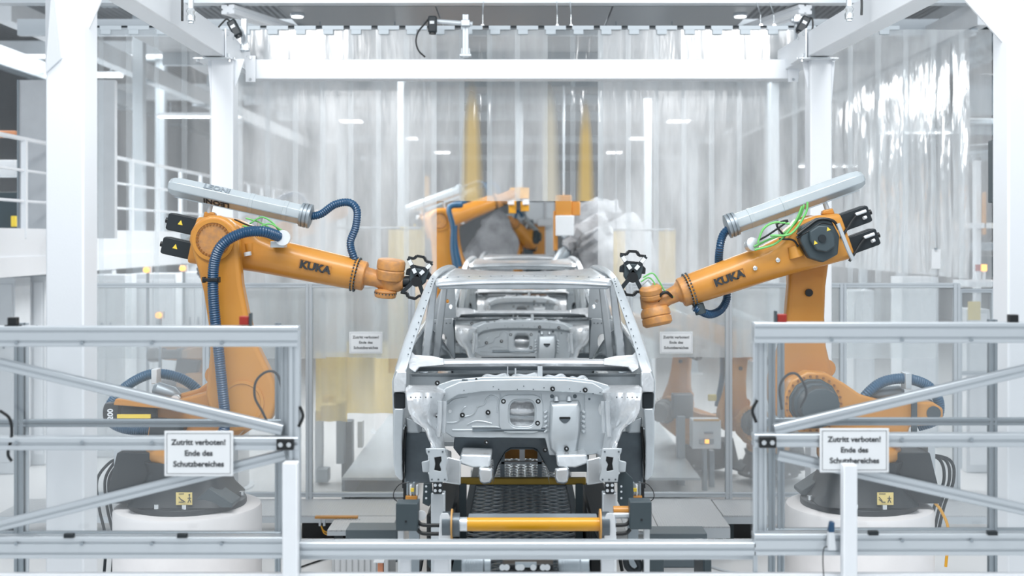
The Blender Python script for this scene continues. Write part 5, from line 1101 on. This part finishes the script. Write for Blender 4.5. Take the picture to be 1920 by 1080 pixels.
simple('control_box', 'light grey control box with amber lamp behind the right partition', 'control box', [(1298, 788, 1352, 842, 14.4, .25, 'white2', 'housing'), (1311, 823, 1339, 833, 14.38, .02, 'alu_d', 'lamp_strip'), (1322, 824, 1330, 832, 14.36, .02, 'glowo', 'lamp'), (1320, 810, 1338, 814, 14.38, .02, 'inkg', 'slot'), (1300, 786, 1350, 790, 14.38, .02, 'yellow', 'top_strip'), (1318, 842, 1326, 935, 14.5, .1, 'alu_d', 'stand')])
simple('machine_stand', 'grey equipment stand with cables below the control box', 'stand', [(1270, 780, 1285, 930, 14.8, .15, 'alu_d', 'leg'), (1262, 740, 1300, 785, 14.9, .2, 'zincd', 'head'), (1330, 845, 1340, 935, 14.7, .1, 'alu_d', 'leg'), (1328, 740, 1344, 752, 14.4, .05, 'signy', 'label')])
simple('machine_stand', 'grey machine stand with yellow label behind the left partition', 'stand', [(630, 755, 645, 870, 14.9, .15, 'alu_d', 'leg'), (600, 760, 640, 790, 15, .2, 'white2', 'head'), (640, 790, 660, 905, 15.2, .2, 'zincd', 'cabinet'), (605, 742, 625, 755, 14.9, .05, 'tri', 'label'), (590, 770, 605, 905, 15, .1, 'alu', 'post'), (592, 880, 615, 905, 14.8, .2, 'alu_d', 'foot'), (670, 790, 680, 840, 15.4, .15, 'white', 'actuator'), (592, 778, 602, 784, 14.9, .03, 'orange', 'label')])
for lab, x0, y0, x1, y1 in (('light grey floor plate strip behind the left partition', -2.0, 13.6, -1.3, 22), ('light grey floor plate strip behind the right partition', 1.3, 13.6, 2.0, 22)):
    t = thing('floor_plate', lab, 'floor plate', (x0, y0, 0)); MB().box((x0, y0, .3), (x1, y1, .33)).build('top_plate', M['zincg'], t); MB().box((x0, y0, 0), (x0 + .03, y1, .3)).build('side_plate', M['alu_d'], t)
# frame posts and beams of the rear station
for i, (px, d, w_) in enumerate(((258, 20, .18), (300, 24, .18), (752, 17.2, .10), (1215, 20, .12), (1452, 18, .15), (1520, 26, .18), (640, 26, .2), (705, 30, .2), (1300, 27, .2), (1620, 20, .12), (1690, 20, .12))):
    a = P(px, 0, d); t = thing('rear_column', 'white column of the rear hall, %s the curtain, number counted by its position at %d paces' % ('behind', i), 'column', (a.x, d, 0)); H = 5.4 if abs(a.x) < 5 else 8.1
    t['label'] = ['slim white column far left behind the mezzanine rail', 'white column behind the left robot, farther back than the mezzanine posts', 'white column just left of the curtain opening, behind the film', 'white column right of the curtain opening behind the film', 'white column behind the right robot forearm, beyond the curtain', 'far white column behind the right robot dress tube', 'white column behind the left blue hose, far beyond the curtain', 'farthest white column left of the opening', 'far white column behind the right robot wrist', 'thin white column behind the right side of the curtain, next to the right steel column', 'thin white column behind the middle of the right side curtain'][i]
    MB().box((a.x - w_ / 2, d, 0), (a.x + w_ / 2, d + w_, H)).build('shaft', M['bar'], t, bevel=.01); MB().box((a.x - w_, d - .1, 0), (a.x + w_, d + w_ + .1, .03)).build('foot_plate', M['white2'], t)
# ---- mezzanine at the left
t = thing('mezzanine', 'white mezzanine walkway with handrail along the left of the hall', 'platform', (-6, 14, 2.9))
MB().box((-9.5, 12, 2.78), (-6.0, 34, 3.0)).build('deck', M['white2'], t); MB().box((-6.02, 12, 2.78), (-5.98, 34, 3.12)).build('kick_plate', M['white'], t); MB().box((-6.1, 12, 2.55), (-5.95, 34, 2.78)).build('edge_girder', M['white'], t)
for z, r in ((4.2, .028), (3.82, .018), (3.45, .018)): MB().cyl((-6, 12, z), (-6, 34, z), r).build('handrail', M['white'], t)
for y in [14.7 + 1.35 * i for i in range(13)]: MB().box((-6.03, y, 3.0), (-5.97, y + .06, 4.2)).build('rail_post', M['white'], t)
for y in (13.2, 17.8, 22.4): MB().box((-6.15, y, 0), (-5.97, y + .18, 2.6)).build('column', M['white'], t)
t = thing('wall_partition', 'flat grey partition wall above the mezzanine behind the left front column', 'wall panel', (-7, 15.8, 3)); MB().box((P(35, 0, 15.8).x, 15.8, 3.0), (P(215, 0, 15.8).x, 15.9, P(0, 150, 15.8).z)).build('panel', M['grille'], t); MB().box((P(33, 0, 15.8).x, 15.78, 3.0), (P(36, 0, 15.8).x, 15.8, P(0, 150, 15.8).z)).build('edge_trim', M['alu_d'], t)
simple('shelf_machine', 'dark machine on the mezzanine behind the handrail at the left edge', 'machine', [(-40, 360, 32, 432, 17.5, .5, 'darkg', 'cabinet'), (-40, 300, 30, 330, 18, .4, 'white2', 'top_unit'), (-10, 245, 28, 256, 17.4, .2, mat('faded_orange', 'd8966e', .5), 'orange_bar'), (20, 405, 30, 425, 17.4, .05, 'tri', 'label')])
for i, (x0, x1, lab) in enumerate(((-30, 28, 'white cabinet below the mezzanine at the left edge'), (40, 84, 'white cabinet with small fan below the mezzanine beside the left front column'), (165, 235, 'tall white cabinet behind the left partition'), (245, 330, 'second white cabinet behind the left partition, nearer the left robot'), (335, 395, 'white cabinet behind the left steel column'))):
    d = 15.5 + .6 * i; a, b = P(x0, 0, d), P(x1, 0, d); t = thing('storage_cabinet', lab, 'cabinet', ((a.x + b.x) / 2, d, 0)); zt2 = min(2.5, P(0, 478 + 5 * i, d).z)
    MB().box((a.x, d, 0), (b.x, d + .5, zt2)).build('body', M['white2'], t, bevel=.01)
    m_ = (a.x + b.x) / 2
    for u, v in ((a.x + .03, m_ - .01), (m_ + .01, b.x - .03)): dr = MB().box((u, d - .015, .15), (v, d, zt2 - .08)).build('door', M['white'] if i % 2 else M['white2'], t, bevel=.004); MB().box((v - .06 if u < m_ - .1 else u + .04, d - .03, 1.6), (v - .04 if u < m_ - .1 else u + .06, d - .015, 1.85)).build('handle', M['alu_d'], dr)
for px, py, d in ((275, 506, 15.2), (343, 503, 15.6), (298, 591, 13.7)):
    t = thing('signal_lamp', {275: 'small amber lamp behind the left partition, upper left one', 343: 'small amber lamp left of the left robot motors, beyond the curtain', 298: 'bright amber lamp low behind the left partition'}[px], 'lamp', P(px, py, d)); MB().lathe(P(px, py, d), (0, -1, 0), [(0, .035), (.03, .035), (.05, .02)], 14).build('amber_lens', M['glowo'], t); MB().cbox(P(px, py, d) + Vector((0, .03, 0)), (.1, .05, .08)).build('lamp_box', M['white2'], t); q = P(px, py, d); MB().box((q.x - .015, d + .03, 0), (q.x + .015, d + .06, q.z)).build('stand', M['alu_d'], t)
# left ceiling members
for i, (c0, c1, w_, h_, m, lab) in enumerate((
    ((-12, 20, 7.0), (-3, 20, 7.0), .2, .3, 'alu', 'pale horizontal roof girder at the upper left, nearest'), ((-12, 24, 6.7), (-4, 24, 6.7), .25, .35, 'white2', 'white roof girder second from the front at the upper left'),
    ((-9.5, 14.5, 6.3), (-9.5, 40, 6.3), .3, .35, 'alu_d', 'grey roof girder running back along the upper left'), ((-6.8, 16, 6.0), (-6.8, 40, 6.0), .22, .3, 'white2', 'white roof girder running back above the mezzanine rail'),
    ((-12, 30, 6.6), (12, 30, 6.6), .2, .4, 'white2', 'long white roof girder across the rear hall'), ((7.0, 14, 6.6), (7.0, 40, 6.6), .3, .35, 'white2', 'white roof girder running back at the upper right'),
    ((9.6, 14, 5.9), (9.6, 40, 5.9), .2, .3, 'alu_d', 'grey roof girder running back at the far right'))):
    b_ = beam(lab, c0, c1, w_, h_)[0]; b_.name = 'roof_girder'; OFF[b_.name] = (Vector(c0) + Vector(c1)) / 2; b_['category'] = 'girder'
    for ch in kids(b_): ch.name = 'web'; ch.data.materials[0] = M[m]
    v0, v1 = Vector(c0), Vector(c1); n_ = 6
    for j in range(n_): q = v0.lerp(v1, (j + .5) / n_); MB().cbox(q + Vector((0, 0, -h_ / 2 - .02)), (w_ * 1.5, w_ * 1.5, .03)).build('hanger_bracket', M['alu_d'], b_)
# rows of hall lamps (tubes on trays)
lamps = []
for x, y, z, rz, lab in ((-9, 19, 6.4, 0, 'tube lamp at the upper left, nearest'), (-8.6, 24, 6.2, 0, 'tube lamp at the upper left, second'), (-5.8, 22, 5.2, 0, 'tube lamp above the mezzanine rail behind the curtain'), (8.6, 16.5, 4.6, 90, 'tube lamp at the right between the ducts'), (8.8, 21, 4.9, 90, 'tube lamp at the right behind the panel'), (7.5, 23, 5.0, 0, 'tube lamp behind the side curtain, upper'), (6.9, 27, 4.6, 0, 'tube lamp behind the side curtain, lower'), (-3.4, 24.4, 5.35, 0, 'square ceiling lamp behind the curtain, upper left'), (3.15, 24.4, 5.35, 0, 'square ceiling lamp behind the curtain, upper right'), (-2.6, 28, 5.3, 0, 'square ceiling lamp behind the curtain, second on the left'), (2.7, 28, 5.3, 0, 'square ceiling lamp behind the curtain, second on the right'), (-2.2, 34, 5.4, 0, 'small square ceiling lamp far left of centre behind the curtain'), (2.6, 34, 5.4, 0, 'small square ceiling lamp far right of centre behind the curtain')):
    t = thing('ceiling_lamp', lab, 'lamp', (x, y, z), R(rz), local=True); sq = 'square' in lab
    L_ = .45 if sq else 1.5; W_ = .45 if sq else .2
    MB().box((-L_ / 2, -W_ / 2, 0), (L_ / 2, W_ / 2, .06)).build('tray', M['white2'], t); MB().box((-L_ / 2 + .02, -W_ / 2 + .02, -.02), (L_ / 2 - .02, W_ / 2 - .02, 0)).build('diffuser', M['glow'], t)
    for sx_ in (-1, 1): MB().cyl((sx_ * L_ * .35, 0, .06), (sx_ * L_ * .35, 0, .26), .008).build('hanger_rod', M['alu_d'], t)
# ---- right side: ducts, panel, machine fences
def duct(lab, a, b, r, n=26):
    a, b = Vector(a), Vector(b); t = thing('spiral_duct', lab, 'duct', (a + b) / 2); MB().cyl(a, b, r, n=36).build('duct_tube', M['duct'], t)
    k = MB(); L_ = (b - a).length; ax = (b - a).normalized(); m_ = int(L_ / .16)
    for i in range(m_ + 1): q = a + ax * (i * .16); k.cyl(q, q + ax * .012, r * 1.015, n=36)
    k.build('spiral_seam', M['duct'], t)
    c = (a + b) / 2; MB().cyl(c - ax * .05, c + ax * .05, r * 1.05, n=36).build('joint_collar', M['alu_d'], t); return t
duct('slanted spiral duct at the upper right behind the right front column', P(1770, 118, 17.9), P(1960, 25, 16.4), .27)
duct('large horizontal galvanised duct at the right behind the side curtain edge', P(1780, 178, 17), P(2050, 178, 17), .29)
duct('second galvanised duct below the large one at the right', P(1790, 238, 18), P(2050, 240, 18), .13)
duct('small galvanised duct beside the dark operator panel', P(1800, 290, 18.5), P(1862, 285, 18.2), .13)
t = thing('operator_panel', 'dark grey hanging operator panel with cream labels beside the right front column', 'panel', P(1880, 320, 10.5))
MB().box(P(1862, 380, 10.5), P(1960, 264, 10.62)).build('housing', M['darkg'], t, bevel=.01); MB().box(P(1868, 374, 10.49), P(1950, 272, 10.5)).build('face_plate', mat('grey_panel_face', '7c878d', .45), t)
for x0, y0, x1, y1 in ((1880, 292, 1894, 308), (1869, 313, 1894, 337), (1887, 332, 1896, 344), (1868, 354, 1896, 377)): lb = MB().box(P(x0, y1, 10.48), P(x1, y0, 10.49)).build('label_plate', M['signw'], t); MB().box(P(x0 + 3, y1 - 3, 10.475), P(x1 - 3, y1 - 7, 10.48)).build('print_line', M['ink'], lb)
MB().box(P(1900, 264, 10.55), P(1908, -80, 10.6)).build('hanger_post', M['alu_d'], t)
rear_fence('clear aluminium framed machine fence at the far right', (1797, 1863, 1990), 1797, 1990, 14.6, 545, 700)
simple('assembly_machine', 'white machine frame with table behind the right machine fence', 'machine', [(1800, 418, 1960, 428, 18, .2, 'white', 'upper_beam'), (1830, 300, 1840, 640, 18.2, .15, 'white', 'post'), (1845, 360, 1850, 440, 18, .1, 'orange', 'orange_post'), (1815, 527, 1900, 538, 17, .6, 'white2', 'table_top'), (1875, 400, 1885, 640, 18.1, .15, 'white', 'post'), (1872, 405, 1884, 445, 17.9, .05, 'signy', 'yellow_notice'), (1800, 455, 1960, 470, 18.6, .2, 'alu_d', 'lower_beam'), (1800, 480, 1960, 520, 19, .3, 'darkg', 'rear_unit')])
for x_, m, lab in ((1834, 'red', 'red signal lamp on a small post at the machine table'), (1845, 'glowo', 'amber signal lamp on a small post at the machine table')):
    t = thing('signal_lamp', lab, 'lamp', P(x_, 527, 17.2)); MB().cyl(P(x_, 527, 17.2), P(x_, 508, 17.2), .025).build('post', M['white2'], t); MB().cyl(P(x_, 508, 17.2), P(x_, 496, 17.2), .04).build('lens', M[m], t)
for i, (x0, x1, y0, y1, d, lab) in enumerate(((1600, 1640, 545, 640, 16.5, 'white cabinet behind the right partition next to the right robot'), (1690, 1760, 520, 640, 17.5, 'wide white cabinet behind the right partition'), (1812, 1856, 580, 660, 15.6, 'white cabinet with yellow sheet behind the right machine fence'), (1868, 1960, 590, 680, 15.8, 'grey white cabinet at the far right edge behind the machine fence'))):
    a, b = P(x0, 0, d), P(x1, 0, d); t = thing('equipment_cabinet', lab, 'cabinet', ((a.x + b.x) / 2, d, 0)); MB().box((a.x, d, 0), (b.x, d + .5, P(0, y0, d).z)).build('body', M['white2'], t, bevel=.01); MB().box((a.x + .04, d - .01, .1), (b.x - .04, d, P(0, y0, d).z - .06)).build('door', M['white'], t, bevel=.004)
    if i == 2: MB().box(P(1815, 600, d - .02), P(1838, 565, d - .012)).build('yellow_sheet', M['signy'], t)
t = thing('white_notice', 'plain white notice hanging on the right side curtain', 'notice', P(1755, 485, 12.98)); MB().box(P(1747, 504, 12.98), P(1763, 467, 12.99)).build('sheet', M['signw'], t); MB().box(P(1753, 468, 12.94), P(1757, 465, 12.955)).build('clip', M['alu_d'], t)

# ---- shared group phrases for repeats
GR = {'steel_column': 'white steel columns of the robot cell', 'overhead_beam': 'white box beams of the robot cell frame', 'car_body': 'bare car bodies in line', 'industrial_robot': 'orange industrial robots', 'robot_pedestal': 'white drums under the robots', 'warning_sign': 'white German warning signs', 'rear_column': 'white columns of the rear hall', 'roof_girder': 'roof girders of the hall', 'ceiling_lamp': 'ceiling lamps of the hall', 'spiral_duct': 'ventilation ducts on the right', 'storage_cabinet': 'white cabinets on the left', 'equipment_cabinet': 'white cabinets on the right', 'covered_robot': 'robots in grey cloth jackets', 'fence_gate': 'front safety fence gates', 'partition_fence': 'clear partitions', 'walkway': 'tread plate walkways', 'inspection_camera': 'black cameras on the frame', 'sensor_box': 'dark boxes beside the roller axle', 'body_support': 'support towers under the car', 'valve_block': 'pneumatic valve blocks', 'gear_motor': 'grey gear motors', 'signal_lamp': 'small signal lamps', 'welding_curtain': 'yellow welding films'}
import re as _re
for o in list(bpy.data.objects):
    if o.parent is None and o.get('label'):
        k = _re.sub(r'\.\d+$', '', o.name)
        if k in GR: o['group'] = GR[k]
